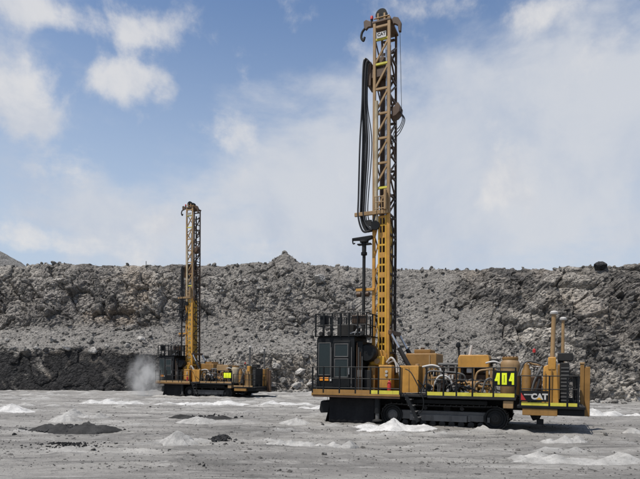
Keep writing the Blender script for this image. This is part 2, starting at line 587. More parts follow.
bench = sstep(0.7, 1.0, T) * (1 - sstep(1.85, 2.1, Tn))
screez = sstep(1.9, 2.15, Tn) * (1 - sstep(2.75, 3.15, Tn))
talus = 1.15 * np.exp(-((X - 15.0 + 0.45 * (Z - 8)) / 4.8) ** 2) + 0.9 * np.exp(-((X + 16) / 3.2) ** 2) * sstep(11, 7, Z) \
    + 0.55 * np.exp(-((X - 6) / 3.0) ** 2) * sstep(9, 6, Z)
right_rock = sstep(17, 23, X)
scree = np.clip(screez * (1 - right_rock) + talus * (1 - 0.7 * right_rock), 0, 1)
scree *= (1 - sstep(4.0, 4.1, T) * 0.0)
mixed = 0.55 * sstep(-22, -14, X) * (1 - sstep(16, 22, X)) * (0.5 + 0.5 * sstep(-.3, .3, fbm(P * 0.22 + 21, 3)))
scree = np.clip(scree + mixed * (1 - bench), 0, 1)
rock = 1 - scree * 0.86
top = sstep(3.9, 4.05, T)
coal = bench * sstep(-17.5, -21.5, X + 1.2 * fbm(P * 0.4, 3))
big = fbm(P * np.array([0.13, 0.13, 0.09]) + 3, 4, ridged=True)
gully = fbm(np.stack([X * 0.30, Y * 0.05, Z * 0.07], 1) + 8, 4, ridged=True)
slant = np.stack([X * 0.75 - Z * 0.65, Y, Z * 0.75 + X * 0.65], 1)              # beds dipping to the right
f1, e1, h1 = facets(np.stack([slant[:, 0] * 0.26, Y * 0.3, slant[:, 2] * 0.42], 1) + 0.25 * fbm(P * 0.5, 3)[:, None], 0.55)
f2, e2, h2 = facets(P * np.array([0.85, 0.85, 1.05]) + 0.3 * fbm(P * 1.1, 2)[:, None], 0.6)
f3, e3, h3 = facets(P * 2.3, 0.6)
sm = fbm(P * 3.0, 4)
crack = np.clip(1 - e1 / 0.10, 0, 1)
crack2 = np.clip(1 - e2 / 0.12, 0, 1)
disp = rock * (0.70 * big + 0.55 * gully + 0.85 * f1 + 0.24 * f2 + 0.17 * f3 + 0.12 * sm - 0.45 * crack - 0.10 * crack2) \
    + (1 - rock) * (0.40 * big + 0.12 * f2 * (h2 > 0.80) + 0.03 * f3 + 0.035 * sm)
disp *= np.where(bench > 0.5, 0.8, 1.0) * (1 - 0.75 * coal)
streak = fbm(np.stack([slant[:, 0] * 0.10, Y * 0.1, slant[:, 2] * 0.55], 1) + 33, 4)
coal = coal * (1 - 0.6 * sstep(0.2, 0.4, streak))
disp *= 1 - 0.6 * sstep(3.55, 3.95, T)
disp *= sstep(0.5, 1.1, T) * (1 - 0.75 * top)
nrm = np.stack([0.18 * fbm(P * 0.2, 2), -np.ones(len(P)) * (1 - top), 0.55 + 0.6 * top], 1)
nrm /= np.linalg.norm(nrm, axis=1)[:, None]
P2 = P + nrm * disp[:, None]
P2[:, 2] += top * (0.35 * fbm(np.stack([X * 0.35, Y * 0.35, Z * 0], 1), 5) + 0.18 * f2)
P2[:, 2] += sstep(3.0, 4.0, T) * (1.5 * np.exp(-((X + 5.2) / 1.7) ** 2) * np.exp(-((Y - 80.5) / 2.2) ** 2))
strata = fbm(np.stack([slant[:, 0] * 0.09, Y * 0.1, slant[:, 2] * 0.42], 1) + 2, 5)
seam = sstep(0.02, 0.28, strata) * (0.25 + 0.75 * sstep(14, 21, X)) * rock
tanm = sstep(0.05, 0.45, fbm(P * 0.16 + 61, 4)) * rock * (0.4 + 0.6 * sstep(-15, -30, X))
patch = fbm(P * np.array([0.10, 0.10, 0.13]) + 77, 4)
wall_patch = sstep(-0.35, 0.35, patch)
tone = rock * (h1 * 0.5 + h2 * 0.3 + h3 * 0.2) + (1 - rock) * 0.45
wall_attrs = {'coal': np.clip(coal, 0, 1), 'scree': scree, 'seam': np.clip(seam, 0, 1), 'tanrock': tanm, 'tone': tone, 'patch': wall_patch}


def rock_mat(name, attrs=True, base=(0.262, 0.246, 0.225)):
    m, t, b = newmat(name)
    p = t.node('ShaderNodeNewGeometry').outputs['Position']
    n1 = t.noise(p, 0.35, 6, 0.6, 0.4)
    n2 = t.noise(p, 2.2, 6, 0.65, 0.3)
    n3 = t.noise(p, 9.0, 5, 0.7)
    lo = c4([x * 0.62 for x in base]); hi = c4([x * 1.45 for x in base])

    def at(nm):
        a = t.node('ShaderNodeAttribute'); a.attribute_name = nm
        return a.outputs['Fac']
    def cells(sc_):
        n_ = t.node('ShaderNodeTexVoronoi'); n_.inputs['Scale'].default_value = sc_
        q = t.node('ShaderNodeMix', data_type='VECTOR'); q.inputs[0].default_value = 0.06
        nn_ = t.node('ShaderNodeTexNoise'); nn_.inputs['Scale'].default_value = sc_ * .8
        t.l.new(p, nn_.inputs['Vector']); t.l.new(p, q.inputs[4]); t.l.new(nn_.outputs['Color'], q.inputs[5])
        t.l.new(q.outputs[1], n_.inputs['Vector'])
        sp_ = t.node('ShaderNodeSeparateColor'); t.l.new(n_.outputs['Color'], sp_.inputs[0])
        return n_.outputs['Distance'], sp_.outputs[0]
    d1, k1 = cells(1.7); d2, k2 = cells(4.6)
    if attrs:
        v = t.math('ADD', t.math('MULTIPLY', at('tone'), 0.55), t.math('ADD', t.math('MULTIPLY', n1, 0.3), t.math('MULTIPLY', n2, 0.3)))
        c = t.mix(t.smooth(v, 0.32, 0.82), lo, hi)
        c = t.mix(1.0, c, t.mix(at('patch'), c4((0.62, 0.61, 0.61)), c4((1.12, 1.11, 1.09))), 'MULTIPLY')
        c = t.mix(t.math('MULTIPLY', at('tanrock'), 0.6), c, c4((0.30, 0.245, 0.19)))
        c = t.mix(t.math('MULTIPLY', at('seam'), t.smooth(n2, 0.3, 0.6, 0.35, 0.95)), c, c4((0.055, 0.054, 0.054)))
        c = t.mix(t.math('MULTIPLY', at('scree'), 0.7), c, t.mix(t.smooth(n2, 0.35, 0.65), c4((0.172, 0.163, 0.150)), c4((0.27, 0.256, 0.236))))
        ck = t.math('MULTIPLY', at('coal'), t.smooth(t.noise(p, 0.5, 5, 0.6, 0.6), 0.70, 0.56, 0.6, 0.98))
        c = t.mix(ck, c, c4((0.020, 0.020, 0.021)))
    else:
        oi = t.node('ShaderNodeObjectInfo').outputs['Random']
        v = t.math('ADD', t.math('MULTIPLY', oi, 0.4), t.math('ADD', t.math('MULTIPLY', n1, 0.3), t.math('MULTIPLY', n2, 0.4)))
        c = t.mix(t.smooth(v, 0.3, 0.8), lo, hi)
    c = t.mix(t.smooth(n3, 0.55, 0.75, 0, 0.4), c, lo)
    kk_ = t.math('ADD', t.math('MULTIPLY', k1, 0.45), t.math('MULTIPLY', k2, 0.55))
    c = t.mix(t.math('SUBTRACT', 1.0, t.math('MULTIPLY', at('scree'), 0.6)) if attrs else 1.0, c,
              t.mix(1.0, c, t.mix(t.smooth(kk_, 0.1, 0.9), c4((0.62, 0.61, 0.60)), c4((1.42, 1.40, 1.37))), 'MULTIPLY'))
    t.l.new(c, b.inputs['Base Color'])
    b.inputs['Roughness'].default_value = 0.93
    b.inputs['Specular IOR Level'].default_value = 0.2
    bump(t, b, t.math('ADD', t.math('ADD', n3, t.math('MULTIPLY', n2, 1.2)), t.math('ADD', t.math('MULTIPLY', d1, -1.6), t.math('MULTIPLY', d2, -1.2))), 0.9, 0.16)
    return m


M['wall'] = rock_mat('highwall_rock')
M['boulder'] = rock_mat('boulder_rock', False, (0.26, 0.248, 0.23))
M['rubble'] = rock_mat('rubble_rock', False, (0.22, 0.21, 0.195))
M['gravel'] = rock_mat('gravel_rock', False, (0.13, 0.126, 0.12))
M['clod'] = rock_mat('clod_rock', False, (0.20, 0.192, 0.18))
M['pale_rock'] = rock_mat('pale_rock', False, (0.30, 0.288, 0.27))
M['coal_rock'] = rock_mat('coal_rock', False, (0.035, 0.035, 0.036))
F = grid_faces(len(tau), NX)
wall = np_mesh('highwall', P2, F, M['wall'], False, wall_attrs)
tag(wall, 'high grey broken rock face with scree ledges behind the drills', kind='structure')

# far spoil heap beyond the rim, upper left
hx = np.linspace(-280, -50, 180); hy = np.linspace(150, 260, 60)
HX, HY = np.meshgrid(hx, hy)
hz = 60 * np.exp(-((HX + 152) / 72) ** 2 - ((HY - 205) / 34) ** 2)
PH = np.stack([HX.ravel(), HY.ravel(), hz.ravel()], 1)
PH[:, 2] += 3.0 * fbm(PH * 0.06, 5) + 1.0
PH[:, 2] -= 2.0
hill = np_mesh('hill', PH, grid_faces(60, 180), M['gravel'], False)
tag(hill, 'low dark spoil heap rising beyond the pit rim', kind='structure')


# ------------------------------------------------------------------ rocks
def icosphere(sub):
    ph = (1 + 5 ** 0.5) / 2
    v = [(-1, ph, 0), (1, ph, 0), (-1, -ph, 0), (1, -ph, 0), (0, -1, ph), (0, 1, ph), (0, -1, -ph), (0, 1, -ph), (ph, 0, -1), (ph, 0, 1), (-ph, 0, -1), (-ph, 0, 1)]
    f = [(0, 11, 5), (0, 5, 1), (0, 1, 7), (0, 7, 10), (0, 10, 11), (1, 5, 9), (5, 11, 4), (11, 10, 2), (10, 7, 6), (7, 1, 8), (3, 9, 4), (3, 4, 2), (3, 2, 6), (3, 6, 8), (3, 8, 9), (4, 9, 5), (2, 4, 11), (6, 2, 10), (8, 6, 7), (9, 8, 1)]
    v = [Vector(p).normalized() for p in v]
    for _ in range(sub):
        mid = {}; nf = []
        def m_(a, b_):
            k = (min(a, b_), max(a, b_))
            if k not in mid:
                v.append(((v[a] + v[b_]) / 2).normalized()); mid[k] = len(v) - 1
            return mid[k]
        for a, b_, c in f:
            x, y, z = m_(a, b_), m_(b_, c), m_(c, a)
            nf += [(a, x, z), (b_, y, x), (c, z, y), (x, y, z)]
        f = nf
    return np.array([tuple(p) for p in v]), np.array(f)


def cut_rock(seed, sub=2, planes=11):
    r = np.random.default_rng(seed)
    v, f = icosphere(sub)
    v = v * np.array([1.0, r.uniform(0.65, 0.95), r.uniform(0.55, 0.8)])
    for _ in range(planes):
        n = r.normal(size=3); n /= np.linalg.norm(n)
        d = r.uniform(0.42, 0.66)
        e = v @ n - d
        v = v - np.outer(np.maximum(e, 0), n)
    v = v + 0.03 * r.normal(size=v.shape)
    return v, f


rock_meshes = {}
for mt in ('boulder', 'pale_rock', 'coal_rock'):
    for k in range(7):
        v, f = cut_rock(100 + k)
        o = np_mesh('boulder_shape', v, f, M[mt])
        rock_meshes[mt, k] = o.data
        bpy.data.objects.remove(o)


def place_rock(pos, size, mt, label, group, name='boulder', cat='boulder', squash=1.0):
    o = bpy.data.objects.new(name, rock_meshes[mt, random.randrange(7)])
    col.objects.link(o)
    o.location = pos
    o.rotation_euler = (random.uniform(-.5, .5), random.uniform(-.5, .5), random.uniform(0, 6.28))
    s = size / 1.7
    o.scale = (s, s * random.uniform(.8, 1.1), s * random.uniform(.7, 1.0) * squash)
    tag(o, label, cat, group)
    return o


WP = P2.reshape(len(tau), NX, 3)
pu = 320 + FPX * WP[:, :, 0] / WP[:, :, 1]
pv = HOR - FPX * (WP[:, :, 2] - EYE) / WP[:, :, 1]


def wall_at(u, v):
    """the wall vertex that the photo shows near this pixel (front-most)"""
    d = (pu - u) ** 2 + (pv - v) ** 2 + WP[:, :, 1] * 0.02
    k = np.unravel_index(np.argmin(d), d.shape)
    return WP[k], k


spots = [(14, 350, 1.3), (28, 351, 1.0), (36, 349, .9), (66, 349, 1.0), (94, 351, 1.5), (108, 347, 1.1), (90, 342, 1.0), (128, 346, .9), (141, 340, 1.1), (52, 340, .8), (8, 341, .9)]
for u, v, s in spots:
    p, k = wall_at(u, v)
    place_rock(p + np.array([0, -.15, .1]), s, 'pale_rock', 'pale boulder lying on the ledge above the black coal seam', 'boulders on the ledge above the coal seam')
spots = [(262, 352, 1.0), (276, 366, 1.4), (290, 360, 1.1), (301, 371, 1.6), (283, 381, 1.3), (268, 378, 1.1), (296, 385, 1.2), (306, 357, 1.0), (255, 368, .9), (311, 384, 1.0)]
for u, v, s in spots:
    p, k = wall_at(u, v)
    place_rock(p + np.array([0, -.2, 0]), s, 'pale_rock', 'angular pale block in the broken rock low in the face between the drills', 'blocks low in the face between the drills')
spots = [(598, 269, 1.7, 'coal_rock', 'black boulder perched on the rim of the highwall', None),
         (320, 280, 2.0, 'pale_rock', 'large pale slab leaning in the face just below the rim', None)]
for u, v, s, mt, lb, gr in spots:
    p, k = wall_at(u, v)
    place_rock(p + np.array([0, -.2, .35 if mt == 'coal_rock' else 0]), s, mt, lb, gr)
for k in range(46):
    u = random.uniform(395, 520); v = random.uniform(290, 385)
    if 440 < u < 595 and v > 350: continue
    p, kk = wall_at(u, v)
    place_rock(p + np.array([0, -.05, .0]), random.uniform(.4, .85), 'boulder', 'grey boulder scattered down the scree slope behind the drill marked 404', 'boulders on the scree slope')
for k in range(30):
    u = random.uniform(215, 300); v = random.uniform(275, 345)
    p, kk = wall_at(u, v)
    place_rock(p + np.array([0, -.1, .05]), random.uniform(.6, 1.3), 'boulder', 'grey boulder lodged in the rubble face under the peaked heap', 'boulders in the rubble face')
for k in range(26):
    u = random.uniform(20, 640); 
    j = int(np.argmin(np.abs(pu[NT_F - 1] - u)))
    p = WP[NT_F - 1 + random.randrange(0, 3), j]
    place_rock(p + np.array([0, 0, .1]), random.uniform(.4, .9), 'boulder', 'small grey rock sitting along the skyline rim of the highwall', 'rocks along the rim', 'rock', 'rock')
for k in range(24):
    u = random.uniform(590, 640) if k % 2 else random.uniform(275, 312)
    X_ = (u - 320) / FPX
    yb = float(smooth_base(np.array([X_ * 58]))[0]) - random.uniform(.5, 4)
    x_ = X_ * yb
    place_rock(Vector((x_, yb, gz(x_, yb) + .1)), random.uniform(.4, .9), 'boulder', 'grey fallen rock at the foot of the highwall', 'rocks at the foot of the highwall', 'rock', 'rock')

iv, jf = icosphere(0)


def rubble_mesh(name, pts, sizes, mat, label, squash=0.75):
    n = len(pts)
    v = iv[None] * (1 + 0.28 * rng.normal(size=(n, 12, 1))) * np.stack([np.ones(n), rng.uniform(.6, 1.1, n), rng.uniform(.45, .9, n) * squash / .75], 1)[:, None, :]
    an = rng.uniform(0, 6.28, n); tl = rng.uniform(-.6, .6, n)
    ca, sa, ct, s_ = np.cos(an), np.sin(an), np.cos(tl), np.sin(tl)
    x = v[..., 0] * ct[:, None] + v[..., 2] * s_[:, None]; z = -v[..., 0] * s_[:, None] + v[..., 2] * ct[:, None]
    y = v[..., 1]
    v = np.stack([x * ca[:, None] - y * sa[:, None], x * sa[:, None] + y * ca[:, None], z], -1)
    v = v * (sizes / 2)[:, None, None] + pts[:, None, :]
    f = jf[None] + (np.arange(n) * 12)[:, None, None]
    o = np_mesh(name, v.reshape(-1, 3), f.reshape(-1, 3), mat)
    tag(o, label, kind='stuff')
    return o


wts = (0.25 + 0.9 * scree + 0.5 * bench * (1 - coal) - 0.2 * coal).clip(0.02) * (T > 1.0) * (T < 4.15)
wts /= wts.sum()
idx = rng.choice(len(P2), 13000, p=wts)
sz = 0.10 * (1 - rng.random(len(idx))) ** -0.55
sz = np.clip(sz * np.where(scree[idx] > .7, .62, .9), .07, .75)
rubble_mesh('rubble', P2[idx] + np.array([0, -.03, .02]) + rng.normal(size=(len(idx), 3)) * .05, sz, M['rubble'], 'loose grey rubble strewn over the ledges and face of the highwall')
# gravel on the floor
n = 26000
yy = 5.5 * np.exp(rng.random(n) * math.log(48 / 5.5)); xx = (rng.random(n) * 2 - 1) * (yy * .68 + 1)
keep = perlin(np.stack([xx * .25, yy * .5, xx * 0 + 4], 1)) + rng.random(n) * .9 > 0.35
xx, yy = xx[keep], yy[keep]
sz = np.clip(0.011 * (1 - rng.random(len(xx))) ** -0.45, .011, .055) * np.clip(yy / 12, .8, 1.6)
rubble_mesh('gravel', np.stack([xx, yy, ground_z(xx, yy) + sz * .06], 1), sz, M['gravel'], 'small stones and clods scattered over the pit floor', .6)


n = 9000
yy = 12 * np.exp(rng.random(n) * math.log(50 / 12)); xx = (rng.random(n) * 2 - 1) * (yy * .68 + 1)
keep = fbm(np.stack([xx * .3, yy * .9, xx * 0 + 14], 1), 3) + (rng.random(n) - .5) * .5 > 0.05
xx, yy = xx[keep], yy[keep]
sz = np.clip(0.035 * (1 - rng.random(len(xx))) ** -0.4, .035, .16)
rubble_mesh('clods', np.stack([xx, yy, ground_z(xx, yy)], 1), sz, M['clod'], 'broken clods in scuffed strips over the pit floor', .6)


# ------------------------------------------------------------------ heaps of cuttings
def heap_mat(name, c):
    m, t, b = newmat(name)
    p = t.node('ShaderNodeNewGeometry').outputs['Position']
    n1 = t.noise(p, 2.0, 6, 0.6, 0.3); n2 = t.noise(p, 14, 6, 0.7)
    cc_ = t.mix(t.smooth(n1, 0.3, 0.7), c4([x * .72 for x in c]), c4([x * 1.1 for x in c]))
    cc_ = t.mix(t.smooth(n2, 0.52, 0.70, 0, .7), cc_, c4([x * .45 for x in c]))
    t.l.new(cc_, b.inputs['Base Color'])
    b.inputs['Roughness'].default_value = .96
    b.inputs['Specular IOR Level'].default_value = .1
    bump(t, b, t.math('ADD', n2, n1), .5, .06)
    return m


M['white_heap'] = heap_mat('white_cuttings', (0.52, 0.508, 0.488))
M['pale_heap'] = heap_mat('pale_cuttings', (0.37, 0.358, 0.338))
M['dark_heap'] = heap_mat('dark_cuttings', (0.050, 0.049, 0.048))
heap_n = [0]


def heap(u, v, wpx, hpx, mat, label, peaks=1, plist=None, depth=0.55, group=None, name='cuttings_heap', power=1.25):
    heap_n[0] += 1
    sd = heap_n[0]
    r = random.Random(sd * 13)
    d = EYE * FPX / (v - HOR)
    for _ in range(6):
        x = (u - 320) / FPX * d
        d = (EYE - gz(x, d)) * FPX / (v - HOR)
    wd = wpx * d / FPX; ht = hpx * d / FPX
    dp = max(wd * depth * .5, .35)
    y = d + dp * .6
    nr, na = 26, 96
    pts = [(0, 0)]
    rr = np.linspace(0, 1, nr + 1)[1:]
    an = np.linspace(0, 2 * math.pi, na, endpoint=False)
    A, Rr = np.meshgrid(an, rr)
    lx = np.concatenate([[0], (Rr * np.cos(A)).ravel()]); ly = np.concatenate([[0], (Rr * np.sin(A)).ravel()])
    rad = np.concatenate([[0], Rr.ravel()])
    an_n = fbm(np.stack([lx * 1.5 + sd * 3.1, ly * 1.5, lx * 0], 1), 3)
    hh = np.zeros_like(lx)
    pk = [(0.0, 0.0, 1.0, 1.0)] if peaks == 1 else [((-0.62 + 1.24 * k / (peaks - 1)) + r.uniform(-.08, .08), r.uniform(-.2, .2), r.uniform(.42, 1.0), r.uniform(.34, .55)) for k in range(peaks)]
    if plist: pk = plist; peaks = len(pk)
    elif peaks > 1:
        j = max(range(peaks), key=lambda q: pk[q][2]); pk[j] = (pk[j][0], pk[j][1], 1.0, pk[j][3])
    for (cx, cy, a, s_) in pk:
        q = np.sqrt(((lx - cx) / s_) ** 2 + ((ly - cy) / (s_ if peaks == 1 else 1.0)) ** 2)
        q = q * (1 + .22 * an_n)
        hh = np.maximum(hh, a * np.clip(1 - q, 0, 1) ** power)
    pw = np.stack([lx * wd * .5, ly * dp, lx * 0 + sd], 1)
    hh = hh * ht * (1 + .45 * fbm(pw * 2.2, 4)) + (.16 * ht + .012) * fbm(pw * 5.0, 4) * (1 - rad ** 3)
    an_f = fbm(np.stack([np.cos(np.arctan2(ly, lx)) * 2.2 + sd, np.sin(np.arctan2(ly, lx)) * 2.2, lx * 0], 1), 4)
    wx = x + lx * wd * .5 * (1 + .45 * an_f); wy = y + ly * dp * (1 + .45 * an_f)
    wz = ground_z(wx, wy) * .6 + .4 * gz(x, y) + hh - .05 * sstep(.55, 1.0, rad) - .06 * (rad > .99) + .012
    Vv = np.stack([wx, wy, wz], 1)
    Ff = [(0, 1 + k, 1 + (k + 1) % na) for k in range(na)]
    for i in range(nr - 1):
        for k in range(na):
            a0 = 1 + i * na + k; b0 = 1 + i * na + (k + 1) % na
            Ff += [(a0, a0 + na, b0 + na), (a0, b0 + na, b0)]
    o = np_mesh(name, Vv, np.array(Ff), M[mat], True)
    tag(o, label, 'heap', group)
    return o


heap(395, 430, 92, 11, 'white_heap', 'white powder heap with one sharp peak beside the crawler of the drill marked 404', plist=[(0.02, 0, 1.0, .40), (-.5, 0, .38, .5), (.34, 0, .40, .5), (.66, 0, .46, .28)], power=1.25)
heap(12, 412, 52, 7, 'white_heap', 'white cone of drill cuttings in front of the black coal bench', power=1.1)
heap(205, 405, 100, 5, 'white_heap', 'long low white ridge of cuttings alongside the drill with the dust plume', peaks=6, depth=.2, power=1.0)
heap(108, 404, 70, 5, 'white_heap', 'low white ridge of cuttings before the dust plume', peaks=4, depth=.25)
heap(35, 406, 44, 4, 'pale_heap', 'low grey mound behind the white cone by the coal bench', peaks=2, depth=.3)
heap(75, 418, 46, 9, 'pale_heap', 'pale twin-peaked heap just behind the long black heap', peaks=2, depth=.6)
heap(62, 422, 40, 7, 'pale_heap', 'pale smooth cone between the twin-peaked heap and the black heap', power=1.0)
heap(68, 434, 92, 10, 'dark_heap', 'long black heap of damp coal cuttings', peaks=5, depth=.3, power=.8)
heap(16, 432, 34, 5, 'dark_heap', 'small flat dark patch of coal cuttings at the end of the long black heap', peaks=2, depth=.4, power=.9)
heap(203, 419, 66, 4, 'dark_heap', 'thin dark ridge with a small pointed peak', peaks=4, depth=.14, power=.9)
heap(196, 424, 46, 6, 'pale_heap', 'pale flat heap against the thin dark ridge', power=.9)
heap(174, 445, 40, 10, 'pale_heap', 'neat pale cone of cuttings standing alone on the open floor', power=.95)
heap(296, 424, 36, 6, 'pale_heap', 'pale low cone of cuttings in front of the rubber dust curtain')
heap(288, 404, 60, 3, 'white_heap', 'low white spill between the two drills', peaks=3, depth=.3)
heap(318, 409, 50, 4, 'white_heap', 'white streak of cuttings behind the black front flap', peaks=3, depth=.3)
heap(290, 446, 60, 6, 'pale_heap', 'low lumpy pale ridge on the open floor, facing the dust curtain', peaks=5, depth=.3)
heap(335, 448, 46, 7, 'pale_heap', 'pale lumpy ridge with a stony end, next to the longer ridge', peaks=3, depth=.35)
heap(597, 416, 54, 7, 'white_heap', 'white pointed spill behind the rear deck of the drill marked 404', peaks=3, depth=.4)
heap(628, 416, 34, 5, 'white_heap', 'white spill farther along the foot of the rock face', peaks=2, depth=.4)
heap(486, 430, 18, 4, 'pale_heap', 'small pale cone beside the rear of the crawler')
heap(566, 443, 46, 7, 'pale_heap', 'pale lumpy heap at the edge of the rear deck shadow', peaks=3, depth=.5)
heap(582, 464, 140, 9, 'pale_heap', 'broad pale spread of cuttings on the open floor behind the drill marked 404', peaks=5, depth=.25)
heap(540, 460, 60, 7, 'pale_heap', 'narrow pale tongue joining the broad spread of cuttings', peaks=3, depth=.3)
heap(636, 433, 22, 5, 'pale_heap', 'pale hump of cuttings well past the rear deck')

def on_floor(u, v):
    d = EYE * FPX / (v - HOR)
    for _ in range(6):
        x = (u - 320) / FPX * d
        d = (EYE - gz(x, d)) * FPX / (v - HOR)
    return x, d


for (u, v, wpx, cnt, smax, lb) in ((222, 440, 26, 110, .26, 'little clump of dark clods on the open floor'),
                                   (66, 432, 90, 420, .20, 'dark clods crumbled over the long black heap'),
                                   (203, 418, 64, 260, .22, 'dark clods along the thin dark ridge'),
                                   (60, 447, 90, 130, .085, 'strip of dark clods on the open floor before the long black heap')):
    x, d = on_floor(u, v)
    rx = wpx * d / FPX / 2
    px_ = x + rng.normal(size=cnt) * rx * .45; py_ = d + .35 + rng.normal(size=cnt) * (.22 + .05 * rx)
    zz_ = ground_z(px_, py_)
    sz_ = np.clip(.05 * (1 - rng.random(cnt)) ** -.5, .05, smax)
    pile = .10 if cnt == 110 else (.22 if cnt == 420 else .04)
    zz_ = zz_ + pile * np.exp(-((px_ - x) / (rx * .5)) ** 2 - ((py_ - d - .35) / .4) ** 2)
    rubble_mesh('clods', np.stack([px_, py_, zz_], 1), sz_, M['coal_rock'], lb)

# thin marker post on the rim
p, k = wall_at(146, 270)
o = MB().tube((0, 0, -.3), (0, 0, 1.3), .05, 8).build('marker_post', 'dark')
o.location = p
tag(o, 'thin dark marker post standing on the skyline rim', 'post')

# ------------------------------------------------------------------ the drill
TH = R(23)
W = 4.6
YC = 2.3


def lx(u, y=0.0):
    """photo column -> position along the drill's side plane at lateral offset y (drill marked 404)"""
    ox, oy = (312 - 320) / FPX * 24.0, 24.0
    ax, ay, bx, by = math.cos(TH), -math.sin(TH), math.sin(TH), math.cos(TH)
    k = (u - 320) / FPX
    return -((ox + y * bx) - k * (oy + y * by)) / (ax - k * ay)


def hierarchy_box(parent, name, mat, *a, bevel=.015):
    return MB().box(*a).build(name, mat, parent, bevel)


def railing(parent, pts, posts, zb, heights, mat='black', r=.022, name='railing'):
    """pts: plan polyline, rails at heights above zb; posts: list of (x,y)"""
    m_ = MB()
    for h in heights:
        for a, b_ in zip(pts[:-1], pts[1:]):
            m_.tube((a[0], a[1], zb + h), (b_[0], b_[1], zb + h), r, 6)
    ro = m_.build(name, mat, parent)
    for (x, y) in posts:
        MB().box(x - .03, x + .03, y - .03, y + .03, zb - .02, zb + max(heights) + .01).build('post', mat, ro)
    return ro


def text_mesh(txt, size, mat, parent, loc, name, extr=.006, bold=.012):
    cu = bpy.data.curves.new(name, 'FONT')
    cu.body = txt; cu.size = size; cu.extrude = extr; cu.offset = bold; cu.resolution_u = 3
    tmp = bpy.data.objects.new(name, cu)
    col.objects.link(tmp)
    bpy.context.view_layer.update()
    me = bpy.data.meshes.new_from_object(tmp.evaluated_get(bpy.context.evaluated_depsgraph_get()))
    bpy.data.objects.remove(tmp)
    me.materials.clear(); me.materials.append(M[mat])
    o = bpy.data.objects.new(name, me)
    col.objects.link(o)
    o.parent = parent; o.location = loc; o.rotation_euler = (R(90), 0, 0)
    return o


def digit_boxes(ch, x, z, w_, h_, s_, y0, y1):
    m_ = MB()
    if ch == '4':
        m_.prism([(x, z + h_ * .30), (x + s_ * 1.1, z + h_ * .30), (x + w_ * .62, z + h_), (x + w_ * .40, z + h_)], y0 + .001, y1)
        m_.box(x, x + w_, y0 - .001, y1, z + h_ * .30, z + h_ * .30 + s_)
        m_.box(x + w_ * .58, x + w_ * .58 + s_, y0 - .002, y1, z, z + h_)
    else:
        m_.box(x, x + s_, y0, y1, z, z + h_); m_.box(x + w_ - s_, x + w_, y0, y1, z, z + h_)
        m_.box(x, x + w_, y0 - .001, y1, z, z + s_); m_.box(x, x + w_, y0 - .001, y1, z + h_ - s_, z + h_)
    return m_


